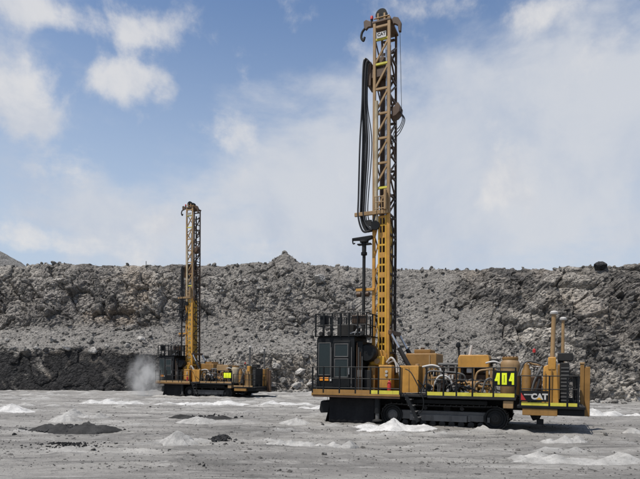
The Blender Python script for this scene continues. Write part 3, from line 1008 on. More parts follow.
def make_track(root, y0, y1):
    xa, xb, zc_, rr = 3.52, 7.72, .50, .47
    tr = MB()
    # side frame as the track's own mesh
    tr.prism([(xa - .1, .34), (xb + .1, .34), (xb + .25, .5), (xb + .05, .72), (xa + .3, .72), (xa - .1, .6)], y0 + .1, y1 - .1)
    f_ = tr.build('crawler_track', 'grey', root, .02)
    MB().box(xa + .75, xb - 1.1, y0 + .03, y0 + .098, .30, .56).build('guard_plate', 'dusty', f_, .01)
    MB().box(xb - 1.05, xb - .45, y0 + .05, y0 + .098, .34, .60).build('guard_plate', 'grey', f_, .01)
    for k in range(5):
        MB().box(xa + .9 + k * .75, xa + 1.0 + k * .75, y0 + .015, y0 + .029, .33, .53).build('rib', 'grey', f_)
    MB().box(xa + .6, xb - .3, y0 + .0, y0 + .3, 1.02, 1.19).build('cable_tray', 'black', f_, .01)
    L = 2 * (xb - xa) + 2 * math.pi * rr
    n_ = 50
    sh = MB()
    for k in range(n_):
        s_ = L * k / n_
        if s_ < xb - xa: p = (xa + s_, zc_ - rr); d = (1, 0)
        elif s_ < xb - xa + math.pi * rr:
            a = (s_ - (xb - xa)) / rr - math.pi / 2
            p = (xb + rr * math.cos(a), zc_ + rr * math.sin(a)); d = (-math.sin(a), math.cos(a))
        elif s_ < 2 * (xb - xa) + math.pi * rr:
            q = s_ - (xb - xa) - math.pi * rr
            p = (xb - q, zc_ + rr - .03 * math.sin(math.pi * q / (xb - xa))); d = (-1, 0)
        else:
            a = (s_ - 2 * (xb - xa) - math.pi * rr) / rr + math.pi / 2
            p = (xa + rr * math.cos(a), zc_ + rr * math.sin(a)); d = (-math.sin(a), math.cos(a))
        hl = L / n_ * .47
        nx, nz = d[1], -d[0]
        P_ = [(p[0] + d[0] * i * hl + nx * j, y, p[1] + d[1] * i * hl + nz * j) for y in (y0, y1) for j in (-.03, .02) for i in (-1, 1)]
        sh.add(P_, [(0, 1, 3, 2), (4, 6, 7, 5), (0, 4, 5, 1), (2, 3, 7, 6), (0, 2, 6, 4), (1, 5, 7, 3)])
        P_ = [(p[0] + d[0] * (i * .025 - hl * .7) + nx * j, y, p[1] + d[1] * (i * .025 - hl * .7) + nz * j) for y in (y0, y1) for j in (.02, .05) for i in (-1, 1)]
        sh.add(P_, [(0, 1, 3, 2), (4, 6, 7, 5), (0, 4, 5, 1), (2, 3, 7, 6), (0, 2, 6, 4), (1, 5, 7, 3)])
    so_ = sh.build('track_shoes', 'dark', f_)
    so_['kind'] = 'stuff'
    for nm, x in (('idler_wheel', xa), ('drive_sprocket', xb)):
        wl = MB().lathe((x, y0 - .0, zc_), [(.19, .05), (.20, .09), (.32, .09), (.36, .03), (.42, .03), (.43, .06), (.43, .5), (.02, .5)], 28, 'y')
        wl.build(nm, 'black', f_)
        MB().lathe((x, y0, zc_), [(.005, -.02), (.06, -.02), (.07, .0), (.15, .0), (.17, .03), (.215, .05), (.215, .1)], 24, 'y').build('hub', 'grey' if nm == 'idler_wheel' else 'dark', f_)
    for k in range(9):
        x = xa + .55 + k * (xb - xa - 1.1) / 8
        MB().lathe((x, y0 + .02, .19), [(.01, 0), (.07, 0), (.13, .03), (.13, .5), (.01, .5)], 14, 'y').build('roller', 'dark', f_)
    for x in (xa + 1.4, xa + 2.9):
        MB().lathe((x, y0 + .05, .84), [(.01, 0), (.08, 0), (.08, .4), (.01, .4)], 12, 'y').build('carrier_roller', 'dark', f_)
    return f_


def chord_box(m_, x, y, z0, z1, w_):
    m_.box(x - w_ / 2, x + w_ / 2, y - w_ / 2, y + w_ / 2, z0, z1)


def make_rig():
    root = bpy.data.objects.new('drill_rig', None)
    col.objects.link(root)
    # ---- deck and frame
    dk = hierarchy_box(root, 'deck', 'dark', .02, 8.52, .06, W - .06, 1.30, 1.40)
    MB().box(.02, lx(399.5), .0, .055, 1.29, 1.385).build('fascia', 'ochre', dk, .01)
    MB().box(.02, lx(399.5), .02, .055, 1.20, 1.288).build('under_rail', 'rust', dk, .01)
    MB().box(lx(427), 8.52, .0, .055, 1.27, 1.385).build('fascia', 'dark', dk, .01)
    MB().box(-.04, .015, .0, W, 1.24, 1.385).build('fascia', 'ochre', dk, .01)
    MB().box(.0, 8.52, W - .055, W, 1.24, 1.385).build('fascia', 'ochre', dk, .01)
    rd = hierarchy_box(root, 'rear_deck', 'dark', 8.56, 10.92, .05, W - .05, 1.02, 1.10)
    MB().box(8.56, 10.92, .0, .045, .99, 1.09).build('fascia', 'black', rd, .01)
    MB().box(8.75, 9.98, .03, .5, .72, .985).build('fuel_box', 'ochre', rd, .02)
    MB().box(9.98, 10.9, .2, 4.2, .74, .985).build('bumper_frame', 'black', rd, .03)
    for y in (1.25, 3.1):
        MB().box(.4, 10.6, y, y + .25, .82, 1.298).build('frame_beam', 'dark', root, .02)
    for x in (3.4, 5.6, 7.6):
        MB().box(x, x + .3, .95, 3.65, .62, .9).build('cross_beam', 'dark', root, .02)
    MB().box(8.05, 8.42, .06, .4, .95, 1.24).build('tool_box', 'tan', root, .02)
    # hanging hitch below the rear
    MB().prism([(8.95, .72), (9.45, .72), (9.35, .5), (9.1, .42)], 1.2, 3.4).build('rear_guard', 'black', root, .02)
    MB().box(9.25, 9.5, .35, .7, .36, .55).bar((9.3, .5, .55), (9.3, .5, .8), .06).build('hitch', 'black', root, .01)
    # ---- toe boards and railings
    pn = [312.5, 323, 339, 355, 370, 378, 399.5]
    pb = [426, 443, 456, 472, 493, 515]
    pr = [520, 549, 567, 578]
    xp = [lx(u) for u in pn]; xq = [lx(u) for u in pb]; xr = [lx(u) for u in pr]
    xp[0] = .0
    for k, (a, b_) in enumerate(zip(xp[:-1], xp[1:])):
        MB().box(a + .035, b_ - .035, .002, .03, 1.39, 1.54).build('toe_board', 'ochre' if k < 4 else 'lime', root)
    for a, b_ in zip(xq[:-1], xq[1:]):
        MB().box(a + .035, b_ - .035, .002, .03, 1.39, 1.53).build('toe_board', 'lime', root)
    for a, b_ in zip(xr[:-1], xr[1:]):
        MB().box(a + .035, b_ - .035, .002, .03, 1.10, 1.22).build('toe_board', 'lime', root)
    hs = (.62, 1.12)
    railing(root, [(0, W - .03), (0, .03), (xp[-1], .03)], [(x, .03) for x in xp] + [(0, y) for y in (1.5, 3.0, W - .03)], 1.40, (.22, .62, 1.12))
    railing(root, [(xq[0], .03), (xq[-1], .03)], [(x, .03) for x in xq], 1.40, hs)
    railing(root, [(xr[0], .03), (xr[-1], .03), (xr[-1], W - .03)], [(x, .03) for x in xr] + [(xr[-1], y) for y in (1.5, 3.1, W - .03)], 1.10, hs)
    railing(root, [(0, W - .03), (8.4, W - .03)], [(x, W - .03) for x in np.linspace(1.2, 8.4, 7)], 1.40, hs)
    railing(root, [(8.6, W - .03), (xr[-1], W - .03)], [(x, W - .03) for x in (8.6, 9.7)], 1.10, hs)
    # ---- access stairs
    sx = lx(405)
    stp = MB().bar((sx + .02, .0, 1.36), (sx + .62, -.36, .32), .05, .14).bar((sx + .02, .42, 1.36), (sx + .62, .06, .32), .05, .14).build('stairs', 'black', root)
    for k in range(4):
        f_ = (k + .6) / 4.2
        x = sx + .05 + .56 * f_; y = -.34 * f_; z = 1.32 - 1.0 * f_
        MB().box(x - .12, x + .14, y + .02, y + .40, z, z + .04).build('step', 'grey', stp)
    hr = MB().path([(sx + .0, -.02, 2.45), (sx + .3, -.15, 2.25), (sx + .8, -.38, 1.35), (sx + .82, -.4, .85), (sx + .6, -.33, .6)], .022, 6)
    hr.path([(sx - .15, .0, 2.5), (sx - .15, -.03, 1.4)], .022, 6)
    hr.bar((sx + .55, -.2, 2.0), (lx(426), .0, 1.62), .04)
    hr.build('handrail', 'black', stp)
    # ---- cab
    cb = MB()
    cb.prism([(.0, 1.42), (1.80, 1.42), (1.80, 3.88), (.06, 3.88), (.0, 3.75)], .45, 2.25)
    cab = cb.build('cab', 'black', root, .03)
    y = .45
    def framed(name, x0, x1, z0, z1, fr='grey', w_=.035):
        g_ = MB().box(x0, x1, y - .012, y + .01, z0, z1).build(name, 'glass', cab)
        fm = MB()
        fm.box(x0 - w_, x0, y - .03, y + .005, z0 - w_, z1 + w_).box(x1, x1 + w_, y - .03, y + .005, z0 - w_, z1 + w_)
        fm.box(x0, x1, y - .029, y + .005, z1, z1 + w_).box(x0, x1, y - .029, y + .005, z0 - w_, z0)
        fm.build('window_frame', fr, cab, .008)
        return g_
    framed('window', .13, .66, 2.18, 3.58)
    dr = MB().box(.80, 1.62, y - .035, y + .01, 1.52, 3.68).build('door', 'black', cab, .02)
    framed_z = [(3.00, 3.52), (2.10, 2.86)]
    for z0, z1 in framed_z:
        MB().box(.92, 1.50, y - .045, y - .03, z0, z1).build('window', 'glass', cab)
        fm = MB()
        for a in ((.88, .92, z0 - .04, z1 + .04), (1.50, 1.54, z0 - .04, z1 + .04), (.92, 1.50, z1, z1 + .04), (.92, 1.50, z0 - .04, z0)):
            fm.box(a[0], a[1], y - .062, y - .03, a[2], a[3])
        fm.build('window_frame', 'grey', cab, .006)
    MB().bar((1.58, y - .06, 2.2), (1.58, y - .06, 2.5), .03).build('door_handle', 'chrome', cab)
    MB().bar((.74, y - .08, 2.0), (.74, y - .08, 3.4), .03).build('grab_bar', 'grey', cab)
    MB().bar((1.70, y - .08, 1.6), (1.70, y - .08, 3.4), .03).build('grab_bar', 'grey', cab)
    for x in (.16, .40):
        MB().box(x, x + .20, y - .03, y + .01, 1.90, 2.06).build('marker_lamp', 'amber', cab, .01)
    MB().box(.66, .74, y - .03, y + .01, 1.9, 2.06).build('plate', 'pale', cab)
    # front windows
    MB().box(-.012, .02, .75, 1.95, 2.2, 3.5).build('window', 'glass', cab)
    # machinery bay beside the cab
    bay = MB().box(1.83, 2.12, .62, 2.2, 1.42, 3.66).build('machinery_bay', 'black', root, .02)
    MB().lathe((2.28, 1.0, 3.15), [(.02, -.32), (.34, -.32), (.40, -.2), (.40, .2), (.34, .32), (.02, .32)], 22, 'y').build('hose_drum', 'black', bay)
    MB().box(2.14, 2.46, .8, 1.3, 1.42, 2.4).build('control_box', 'dark', bay, .02)
    MB().box(1.9, 2.1, .58, .615, 2.1, 2.4).build('panel', 'grey', bay)
    for k in range(4):
        MB().tube((1.88 + .08 * k, .585, 1.45), (1.88 + .08 * k, .585, 3.6 - .2 * k), .022, 6).build('conduit', 'grey' if k % 2 else 'rust', bay)
    # roof gear
    zr = 3.885
    RX = np.linspace(-.04, 2.36, 7)
    rr = railing(root, [(-.04, .42), (2.36, .42), (2.36, 2.25), (-.04, 2.25), (-.04, .42)], [(x, .42) for x in RX] + [(x, 2.25) for x in RX] + [(-.04, 1.3), (2.36, 1.3)], zr, (.5, 1.02), r=.025, name='roof_railing')
    vb = MB()
    for k in range(19):
        x = .55 + k * .095
        vb.box(x - .011, x + .011, .41, .43, zr + .5, zr + 1.02)
        vb.box(x - .011, x + .011, 2.24, 2.26, zr + .5, zr + 1.02)
    vb.build('baluster', 'black', rr)
    MB().box(-.04, 2.4, .40, 2.27, zr + .0, zr + .04).build('roof_platform', 'black', root, .01)
    MB().box(.12, .42, .5, .9, zr + .48, zr + .98).build('air_unit', 'black', root, .03)
    MB().box(1.65, 2.3, .5, .8, zr + .55, zr + .92).build('air_filter', 'rust', root, .03)
    MB().box(.8, 1.6, .9, 1.9, zr + .05, zr + .55).build('air_conditioner', 'dark', root, .04)
    MB().path([(1.75, .6, zr + .08), (1.9, .5, zr + .3), (2.05, .6, zr + .45)], .03, 6).path([(1.5, .6, zr + .1), (1.8, .55, zr + .18), (2.2, .6, zr + .12)], .03, 6).build('pipe', 'pale', root)
    for x in (.25, .65, 2.2):
        MB().lathe((x, .36, zr + .12), [(.01, -.06), (.09, -.06), (.10, 0), (.07, .06), (.01, .06)], 12, 'y').build('work_lamp', 'dark', root)
    MB().path([(-.03, .42, 4.3), (-.18, .35, 4.1), (-.16, .32, 3.9)], .02, 6).box(-.24, -.12, .28, .4, 3.80, 3.93).build('mirror', 'dark', root)
    # ---- dust curtain
    cu = MB()
    def sheet(p0, p1, n_, amp, flare):
        v_ = []
        p0, p1 = Vector(p0), Vector(p1)
        d = (p1 - p0); nn = Vector((-d.y, d.x)).normalized() if True else None
        rows = 6
        for j in range(rows + 1):
            for k in range(n_ + 1):
                q = p0 + d * (k / n_)
                wv = amp * math.sin(k * 1.9) * (j / rows) + amp * .6 * math.sin(k * .7 + j)
                off = wv - flare * (j / rows) ** 2
                v_.append((q.x + nn.x * off, q.y + nn.y * off, 1.29 - 1.27 * j / rows + .02 * math.sin(k * 2.7) * (j == rows)))
        f_ = [(j * (n_ + 1) + k, j * (n_ + 1) + k + 1, (j + 1) * (n_ + 1) + k + 1, (j + 1) * (n_ + 1) + k) for j in range(rows) for k in range(n_)]
        cu.add(v_, f_, True)
    sheet((.62, .55), (2.75, .55), 26, .018, -.10 * -1)
    sheet((2.75, .55), (2.75, 4.0), 20, .02, 0)
    sheet((2.75, 4.0), (.62, 4.0), 26, .02, .1)
    sheet((.62, 4.0), (.62, .55), 26, .02, .18)
    co = cu.build('dust_curtain', 'rubber', root)
    md = co.modifiers.new('thick', 'SOLIDIFY'); md.thickness = .02
    fl = MB().prism([(.02, .95), (.12, 1.0), (.60, .94), (.62, .46), (.02, .42), (-.05, .58)], .9, 3.2).build('front_flap', 'black', root, .04)
    MB().tube((.35, .95, .95), (.35, .95, 1.3), .012, 6).tube((.35, 3.1, .95), (.35, 3.1, 1.3), .012, 6).build('chain', 'dark', fl)
    # ---- jacks
    for (x, y_) in ((2.92, .32), (2.92, W - .32)):
        jk = MB().tube((x, y_, .55), (x, y_, 1.30), .13, 14).build('jack', 'black', root)
        MB().tube((x, y_, .28), (x, y_, .6), .09, 12).build('jack_rod', 'grey', jk)
        MB().lathe((x, y_, .2), [(.01, 0), (.22, 0), (.22, .05), (.1, .1), (.01, .1)], 16).build('jack_foot', 'dark', jk)
    rp = MB().box(10.84, 10.98, 2.2, 2.42, .62, 2.70).box(10.99, 11.20, 2.25, 2.48, .60, 2.60).build('rear_jack_post', 'ochre', root, .02)
    MB().box(10.82, 11.0, 2.18, 2.44, 2.70, 2.78).build('jack_cap', 'tan', rp, .02)
    # ---- tracks
    make_track(root, .52, 1.12)
    make_track(root, W - 1.12, W - .52)
    # ---- mast (own mesh = four chords); stands on the deck trunnion
    x0, x1, y0, y1 = 2.30, 2.98, 1.70, 2.90
    zb, zt = 2.2, 18.25
    piv = (2.65, 2.3, 2.2)
    mm = MB()
    for (x, y_) in ((x0, y0), (x1, y0)):
        chord_box(mm, x, y_, zb, 9.5, .13)
    mast = mm.build('mast', 'yellow', root, .012, origin=piv)
    def mp(mb_, name, mat, bevel=0.0):
        return mb_.build(name, mat, mast, bevel, origin=(0, 0, 0)) if False else _mp(mb_, name, mat, bevel)
    def _mp(mb_, name, mat, bevel):
        mb_.v = [(a - piv[0], b_ - piv[1], c - piv[2]) for a, b_, c in mb_.v]
        return mb_.build(name, mat, mast, bevel)
    for (x, y_) in ((x0, y0), (x1, y0)):
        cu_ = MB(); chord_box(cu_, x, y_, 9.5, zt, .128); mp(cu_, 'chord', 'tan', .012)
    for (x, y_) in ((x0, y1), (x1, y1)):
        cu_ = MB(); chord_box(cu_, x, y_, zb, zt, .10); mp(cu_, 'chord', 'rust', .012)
    zs = [9.55 + 1.125 * k for k in range(9)]
    limes = {1, 6, 7}
    for k, z in enumerate(zs[:-1] + [18.0]):
        mp(MB().box(x0 + .07, x1 - .07, y0 - .045, y0 + .045, z - .045, z + .045), 'brace', 'lime' if k in limes else 'tan')
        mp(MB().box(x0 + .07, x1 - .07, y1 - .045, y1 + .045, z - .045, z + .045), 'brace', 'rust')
    for k in range(7):
        mp(MB().bar((x0 + .04, y0, zs[k] + .08), (x1 - .04, y0, zs[k + 1] - .08), .075), 'brace', 'tan')
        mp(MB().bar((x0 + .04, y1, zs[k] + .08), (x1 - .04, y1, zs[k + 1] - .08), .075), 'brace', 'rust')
    zz = np.arange(3.2, 18.0, .9)
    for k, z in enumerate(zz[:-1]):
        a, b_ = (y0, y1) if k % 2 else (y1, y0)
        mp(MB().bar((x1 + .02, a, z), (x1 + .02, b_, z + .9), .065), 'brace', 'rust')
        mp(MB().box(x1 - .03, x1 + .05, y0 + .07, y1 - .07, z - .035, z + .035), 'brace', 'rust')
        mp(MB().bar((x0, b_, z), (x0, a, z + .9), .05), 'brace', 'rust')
    # lower perforated side plate, cell by cell
    px0, px1 = 2.50, 2.90
    pl = MB()
    pl.box(px0, px0 + .07, y0 - .03, y0 + .02, 3.0, 9.4).box(px0 + .17, px0 + .21, y0 - .03, y0 + .02, 3.0, 9.4).box(px1 - .08, px1, y0 - .03, y0 + .02, 3.0, 9.4)
    mp(pl, 'side_plate', 'yellow_bright')
    for k in range(8):
        z = 3.0 + k * .9
        if z > 9.3: break
        mp(MB().box(px0 + .07, px1 - .08, y0 - .034, y0 + .024, z, min(z + .24, 9.4)), 'web_plate', 'yellow')
        if z + .6 < 9.4: mp(MB().box(px0 + .07, px1 - .08, y0 - .034, y0 + .024, z + .54, z + .62), 'web_plate', 'yellow_bright')
        mp(MB().bar((x0 + .05, y0, z + .1), (px0, y0, z + .62), .05), 'brace', 'yellow')
    mp(MB().box(px1 + .01, px1 + .03, y0 + .3, y0 + .9, 3.0, 9.3), 'inner_plate', 'yellow_bright')
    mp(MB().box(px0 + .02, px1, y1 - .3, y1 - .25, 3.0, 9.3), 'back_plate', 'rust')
    # feed cylinder, guide tube, drill pipe
    mp(MB().tube((2.79, 2.0, 9.3), (2.79, 2.0, 17.3), .075, 14), 'feed_cylinder', 'chrome')
    mp(MB().tube((2.42, 1.62, 9.0), (2.42, 1.62, 14.6), .085, 14), 'guide_tube', 'cream')
    mp(MB().tube((2.55, 2.25, 1.5), (2.55, 2.25, 15.9), .15, 16), 'drill_pipe', 'rust')
    mp(MB().tube((2.75, 2.6, 3.0), (2.75, 2.6, 17.6), .07, 10), 'feed_cable_tube', 'dark')
    # rotary head
    hd = MB().box(2.12, 2.80, 1.72, 2.75, 15.75, 16.15).box(2.20, 2.72, 1.85, 2.65, 16.15, 16.72).tube((2.55, 2.25, 15.4), (2.55, 2.25, 15.76), .24, 16).box(1.98, 2.14, 1.66, 2.3, 15.4, 16.5)
    head = mp(hd, 'rotary_head', 'rust', .02)
    # crown
    cr = MB().box(x0 - .10, x1 + .10, y0 - .08, y1 + .08, 18.18, 18.27)
    cr.prism([(x0 - .08, 18.30), (x0 - .20, 18.34), (x0 - .40, 18.46), (x0 - .52, 18.40), (x0 - .50, 18.12), (x0 - .42, 18.0), (x0 - .30, 18.1), (x0 - .1, 18.08)], y0 - .05, y0 + .08)
    cr.prism([(x1 + .0, 18.32), (x1 + .16, 18.44), (x1 + .36, 18.36), (x1 + .50, 18.1), (x1 + .48, 17.72), (x1 + .38, 17.72), (x1 + .34, 18.02), (x1 + .2, 18.12), (x1 + .05, 18.1)], y0 + .2, y0 + .35)
    crown = mp(cr, 'crown', 'rust', .015)
    for yy_ in (1.78, 2.3):
        mp(MB().lathe((2.60, yy_, 18.56), [(.02, -.07), (.27, -.07), (.22, 0), (.27, .07), (.02, .07)], 22, 'y'), 'crown_pulley', 'black')
    mp(MB().box(2.42, 2.50, 1.68, 2.5, 18.26, 18.62).box(2.72, 2.80, 1.68, 2.5, 18.26, 18.58), 'pulley_bracket', 'tan')
    mp(MB().box(2.86, 3.02, 1.75, 2.6, 18.26, 18.42), 'crown_bracket', 'ochre', .02)
    mp(MB().tube((2.30, 1.62, 18.36), (3.02, 1.62, 18.36), .03, 8), 'crown_rail', 'ochre')
    mp(MB().path([(x0 - .46, y0, 18.1), (x0 - .60, y0, 17.95), (x0 - .64, y0, 17.72), (x0 - .54, y0, 17.55), (x0 - .48, y0, 17.7)], .055, 7), 'hook', 'dark')
    mp(MB().tube((x0 - .14, y0, 18.1), (x0 - .14, y0, 18.42), .06, 8), 'beacon_base', 'black')
    mp(MB().lathe((x0 - .14, y0, 18.42), [(.01, 0), (.07, 0), (.07, .12), (.05, .16), (.01, .17)], 10), 'beacon', 'red')
    sg = mp(MB().box(2.42, 2.86, y0 - .09, y0 - .06, 17.44, 17.70), 'crown_sign', 'pale')
    text_mesh('CAT', .20, 'dark', mast, (2.45 - piv[0], y0 - .095 - piv[1], 17.53 - piv[2]), 'sign_lettering', .003, .004)
    # arms and work platform on the drilling side
    mp(MB().box(1.42, 3.0, y0 - .2, y0 - .08, 9.45, 9.62), 'pipe_arm', 'tan', .01)
    bk = MB()
    for z in (9.66, 9.95, 10.2):
        bk.tube((2.42, y0 - .3, z), (2.92, y0 - .3, z), .02, 6)
    for x in (2.42, 2.6, 2.75, 2.92):
        bk.tube((x, y0 - .3, 9.6), (x, y0 - .3, 10.22), .02, 6)
    mp(bk, 'basket', 'tan')
    mp(MB().box(2.84, 2.94, y0 - .32, y0 - .1, 9.6, 10.5), 'basket_post', 'tan', .01)
    mp(MB().box(1.48, 2.35, y0 - .16, y0 - .04, 6.02, 6.14), 'pipe_arm', 'yellow', .01)
    for x in (1.62, 2.0):
        mp(MB().lathe((x, y0 - .1, 5.88), [(.01, -.1), (.12, -.1), (.12, .1), (.01, .1)], 14, 'x'), 'roller', 'rust')
    mp(MB().box(1.95, 2.2, y0 - .1, y0, 9.0, 9.25), 'hose_clamp', 'dark')
    mp(MB().lathe((2.42, y0 - .16, 8.95), [(.01, -.05), (.2, -.05), (.2, .05), (.01, .05)], 18, 'y'), 'hose_wheel', 'black')
    # cable drum and hose loop on the rear face
    mp(MB().prism([(x1 + .08, 14.2), (x1 + .38, 14.5), (x1 + .50, 14.3), (x1 + .46, 14.05), (x1 + .3, 13.9), (x1 + .08, 13.85)], y0 + .1, y0 + .6), 'cable_guard', 'rust', .02)
    lp = MB()
    for k in range(3):
        lp.path([(x1 + .46, y0 + .2 + .1 * k, 14.1), (x1 + .58 + .03 * k, y0 + .2 + .1 * k, 13.75), (x1 + .45, y0 + .2 + .1 * k, 13.4 - .06 * k), (x1 + .2, y0 + .2 + .1 * k, 13.2 - .1 * k), (x1 + .08, y0 + .3, 12.9 - .1 * k)], .02, 5)
    mp(lp, 'hose_loop', 'hose')
    mp(MB().tube((x1 + .5, y0 + .35, 14.1), (x1 + .42, y0 + .3, 17.7), .012, 5), 'winch_cable', 'dark')
    for k in range(3):
        mp(MB().path([(x1 + .1, 2.0 + .3 * k, 9.4 + k), (x1 + .12, 2.02 + .3 * k, 8), (x1 + .1, 2.0 + .29 * k, 5.5), (x1 + .12, 2.0 + .3 * k, 3.2)], .028, 5, 5), 'hydraulic_line', 'hose')
    # ---- mast support at deck level
    sp = MB().prism([(2.12, 1.42), (3.25, 1.42), (3.05, 2.3), (3.0, 3.1), (2.85, 3.3), (2.35, 3.3), (2.2, 2.9)], 1.35, 1.5)
    sup = sp.build('mast_support', 'yellow', root, .02)
    MB().prism([(2.12, 1.42), (3.25, 1.42), (3.05, 2.3), (3.0, 3.1), (2.85, 3.3), (2.35, 3.3), (2.2, 2.9)], 3.1, 3.25).build('side_frame', 'yellow', sup, .02)
    MB().box(2.30, 2.95, 1.15, 1.34, 2.62, 3.02).build('pivot_block', 'yellow_bright', sup, .03)
    MB().lathe((2.65, 1.1, 2.8), [(.01, -.06), (.12, -.06), (.12, .1), (.01, .1)], 16, 'y').build('pivot_pin', 'tan', sup)
    MB().box(2.25, 2.6, .95, 1.3, 1.42, 2.6).build('pump_housing', 'ochre', sup, .03)
    for y_ in (1.55, 3.05):
        a, b_ = Vector((4.0, y_, 2.55)), Vector((3.12, y_, 4.1))
        cy = MB().tube(a, a.lerp(b_, .55), .10, 14).build('lift_cylinder', 'dark', root)
        MB().tube(a.lerp(b_, .5), b_, .055, 12).build('cylinder_rod', 'chrome', cy)
    MB().box(3.04, 3.2, 1.45, 3.15, 4.0, 4.2).build('cylinder_bracket', 'rust', root, .02)
    # slender pole with a T-shaped head beside the mast
    tl = MB().tube((1.86, 1.5, 3.9), (1.86, 1.5, 8.3), .075, 12).build('tool_pole', 'dark', root)
    MB().prism([(1.30, 8.44), (2.25, 8.50), (2.25, 8.36), (2.06, 8.30), (1.98, 8.18), (1.74, 8.18), (1.66, 8.32), (1.30, 8.34)], 1.40, 1.60).build('pole_head', 'black', tl, .02)
    MB().box(1.56, 2.2, 1.38, 1.62, 8.10, 8.16).build('pole_flange', 'black', tl, .01)
    MB().lathe((1.86, 1.5, 7.7), [(.08, -.08), (.14, -.06), (.14, .06), (.08, .08)], 14).build('pole_collar', 'black', tl)
    MB().lathe((1.86, 1.5, 8.2), [(.10, -.5), (.10, 0), (.2, .02), (.2, .1)], 14).build('pole_sleeve', 'dark', tl)
    MB().path([(1.30, 1.5, 8.38), (1.33, 1.5, 8.2), (1.42, 1.5, 8.22)], .03, 6).build('hook', 'black', tl)
    # ---- cabinets along the near edge
    c1_ = MB().box(lx(378, .6), lx(391, .6), .6, 1.1, 1.62, 2.62).build('control_cabinet', 'yellow', root, .03)
    for z in (2.18, 2.34):
        MB().lathe((lx(386, .6), .585, z), [(.01, -.02), (.06, -.02), (.06, .02), (.01, .02)], 12, 'y').build('gauge', 'pale', c1_)
    MB().box(lx(378, .6) + .08, lx(391, .6) - .08, .7, 1.0, 1.40, 1.63).build('cabinet_foot', 'dark', c1_)
    ex = MB().lathe((lx(389, .4), .38, 1.42), [(.01, 0), (.085, 0), (.085, .42), (.05, .5), (.025, .52), (.025, .58), (.01, .58)], 14).build('fire_extinguisher', 'red', root)
    c2_ = MB().box(lx(399, .6), lx(418, .6), .6, 1.5, 1.42, 2.60).build('hydraulic_cabinet', 'yellow', root, .03)
    MB().box(lx(399, .6) + .40, lx(399, .6) + .43, .585, .605, 1.5, 2.5).build('door_seam', 'ochre', c2_)
    MB().lathe((lx(418, .6) - .1, .8, 2.60), [(.09, 0), (.09, .07), (.01, .08)], 12).build('filler_cap', 'tan', c2_)
    # ---- tank behind the mast
    tk = MB().box(3.66, 5.05, 2.2, 3.9, 1.55, 3.18).build('oil_tank', 'ochre', root, .05)
    MB().box(4.0, 4.75, 2.4, 3.5, 3.18, 3.36).build('tank_hatch', 'ochre', tk, .03)
    MB().box(4.72, 4.78, 2.17, 2.21, 1.6, 3.1).build('sight_strip', 'tan', tk)
    MB().lathe((4.3, 2.8, 3.36), [(.10, 0), (.10, .10), (.01, .11)], 12).build('filler_cap', 'rust', tk)
    MB().path([(3.05, 1.25, 2.75), (3.3, 1.1, 2.95), (3.5, 1.1, 2.7), (3.55, 1.1, 2.3)], .045, 8).path([(3.1, 1.35, 2.7), (3.4, 1.2, 2.8), (3.62, 1.2, 2.5), (3.66, 1.2, 2.2)], .035, 8).build('pipe', 'pale', root)
    # ---- engine compartment
    eng = MB().box(5.3, 7.5, 1.5, 3.1, 1.62, 2.25).box(5.6, 7.2, 1.7, 2.9, 2.25, 2.55).build('engine', 'rust', root, .04)
    for k in range(6):
        x = 5.45 + k * .32
        MB().lathe((x, 1.49, 2.0), [(.01, -.07), (.07, -.07), (.09, 0), (.09, .1)], 12, 'y').build('filter', ('pale', 'dark', 'tan')[k % 3], eng)
    for k in range(7):
        x = 5.4 + k * .3
        MB().tube((x, 1.52, 2.3), (x, 1.62, 2.62), .055, 8).build('exhaust_runner', 'grey', eng)
    MB().tube((5.25, 1.65, 2.66), (7.5, 1.65, 2.66), .08, 12).build('manifold', 'grey', eng)
    pm = MB().tube((5.15, .95, 1.78), (5.75, .95, 1.78), .18, 16).tube((5.75, .95, 1.78), (6.0, .95, 1.78), .11, 12).box(5.2, 5.7, .8, 1.1, 1.41, 1.62).build('pump', 'dark', root, .01)
    pm2 = MB().tube((6.5, .85, 1.80), (7.1, .85, 1.80), .2, 16).box(6.55, 7.05, .7, 1.0, 1.41, 1.62).tube((7.1, .85, 1.8), (7.35, .85, 1.8), .12, 12).build('pump', 'ochre', root, .01)
    cl = [('pale', [(4.75, .75, 2.55), (5.2, .7, 2.62), (5.5, .75, 2.45), (5.5, .8, 1.9)]), ('pale', [(5.2, .5, 1.6), (5.5, .45, 2.15), (5.9, .5, 2.1), (6.1, .6, 1.6)]),
          ('grey', [(4.8, .6, 1.5), (5.0, .6, 2.3), (5.6, .7, 2.35), (6.4, .8, 2.25), (6.5, .9, 1.9)]), ('hose', [(5.9, .5, 1.45), (6.1, .45, 1.9), (6.5, .5, 2.0), (6.7, .6, 1.6)]),
          ('hose', [(6.2, .4, 1.45), (6.35, .38, 1.75), (6.7, .38, 1.72), (7.2, .45, 1.5)]), ('tan', [(6.9, .6, 1.5), (7.0, .55, 2.3), (7.4, .6, 2.45), (7.7, .8, 2.45)]),
          ('pale', [(7.3, 1.0, 2.72), (7.6, .9, 2.78), (7.8, .95, 2.72), (7.95, 1.2, 2.6)]), ('hose', [(4.7, .45, 1.45), (4.95, .42, 1.85), (5.25, .45, 1.7), (5.4, .6, 1.5)]),
          ('grey', [(7.2, .5, 1.45), (7.35, .5, 2.0), (7.6, .6, 2.05), (7.75, .7, 1.5)])]
    for mt, pts in cl:
        MB().path(pts, .04 if mt != 'hose' else .03, 8).build('pipe', mt, root)
    for x in np.linspace(4.8, 5.4, 6):
        MB().bar((x, .95, 1.9), (x + .05, .9, 2.58), .035).build('lever', 'pale' if int(x * 10) % 2 else 'tan', root)
    MB().box(4.72, 5.55, .85, 1.25, 2.55, 2.60).build('valve_bank', 'rust', root, .01)
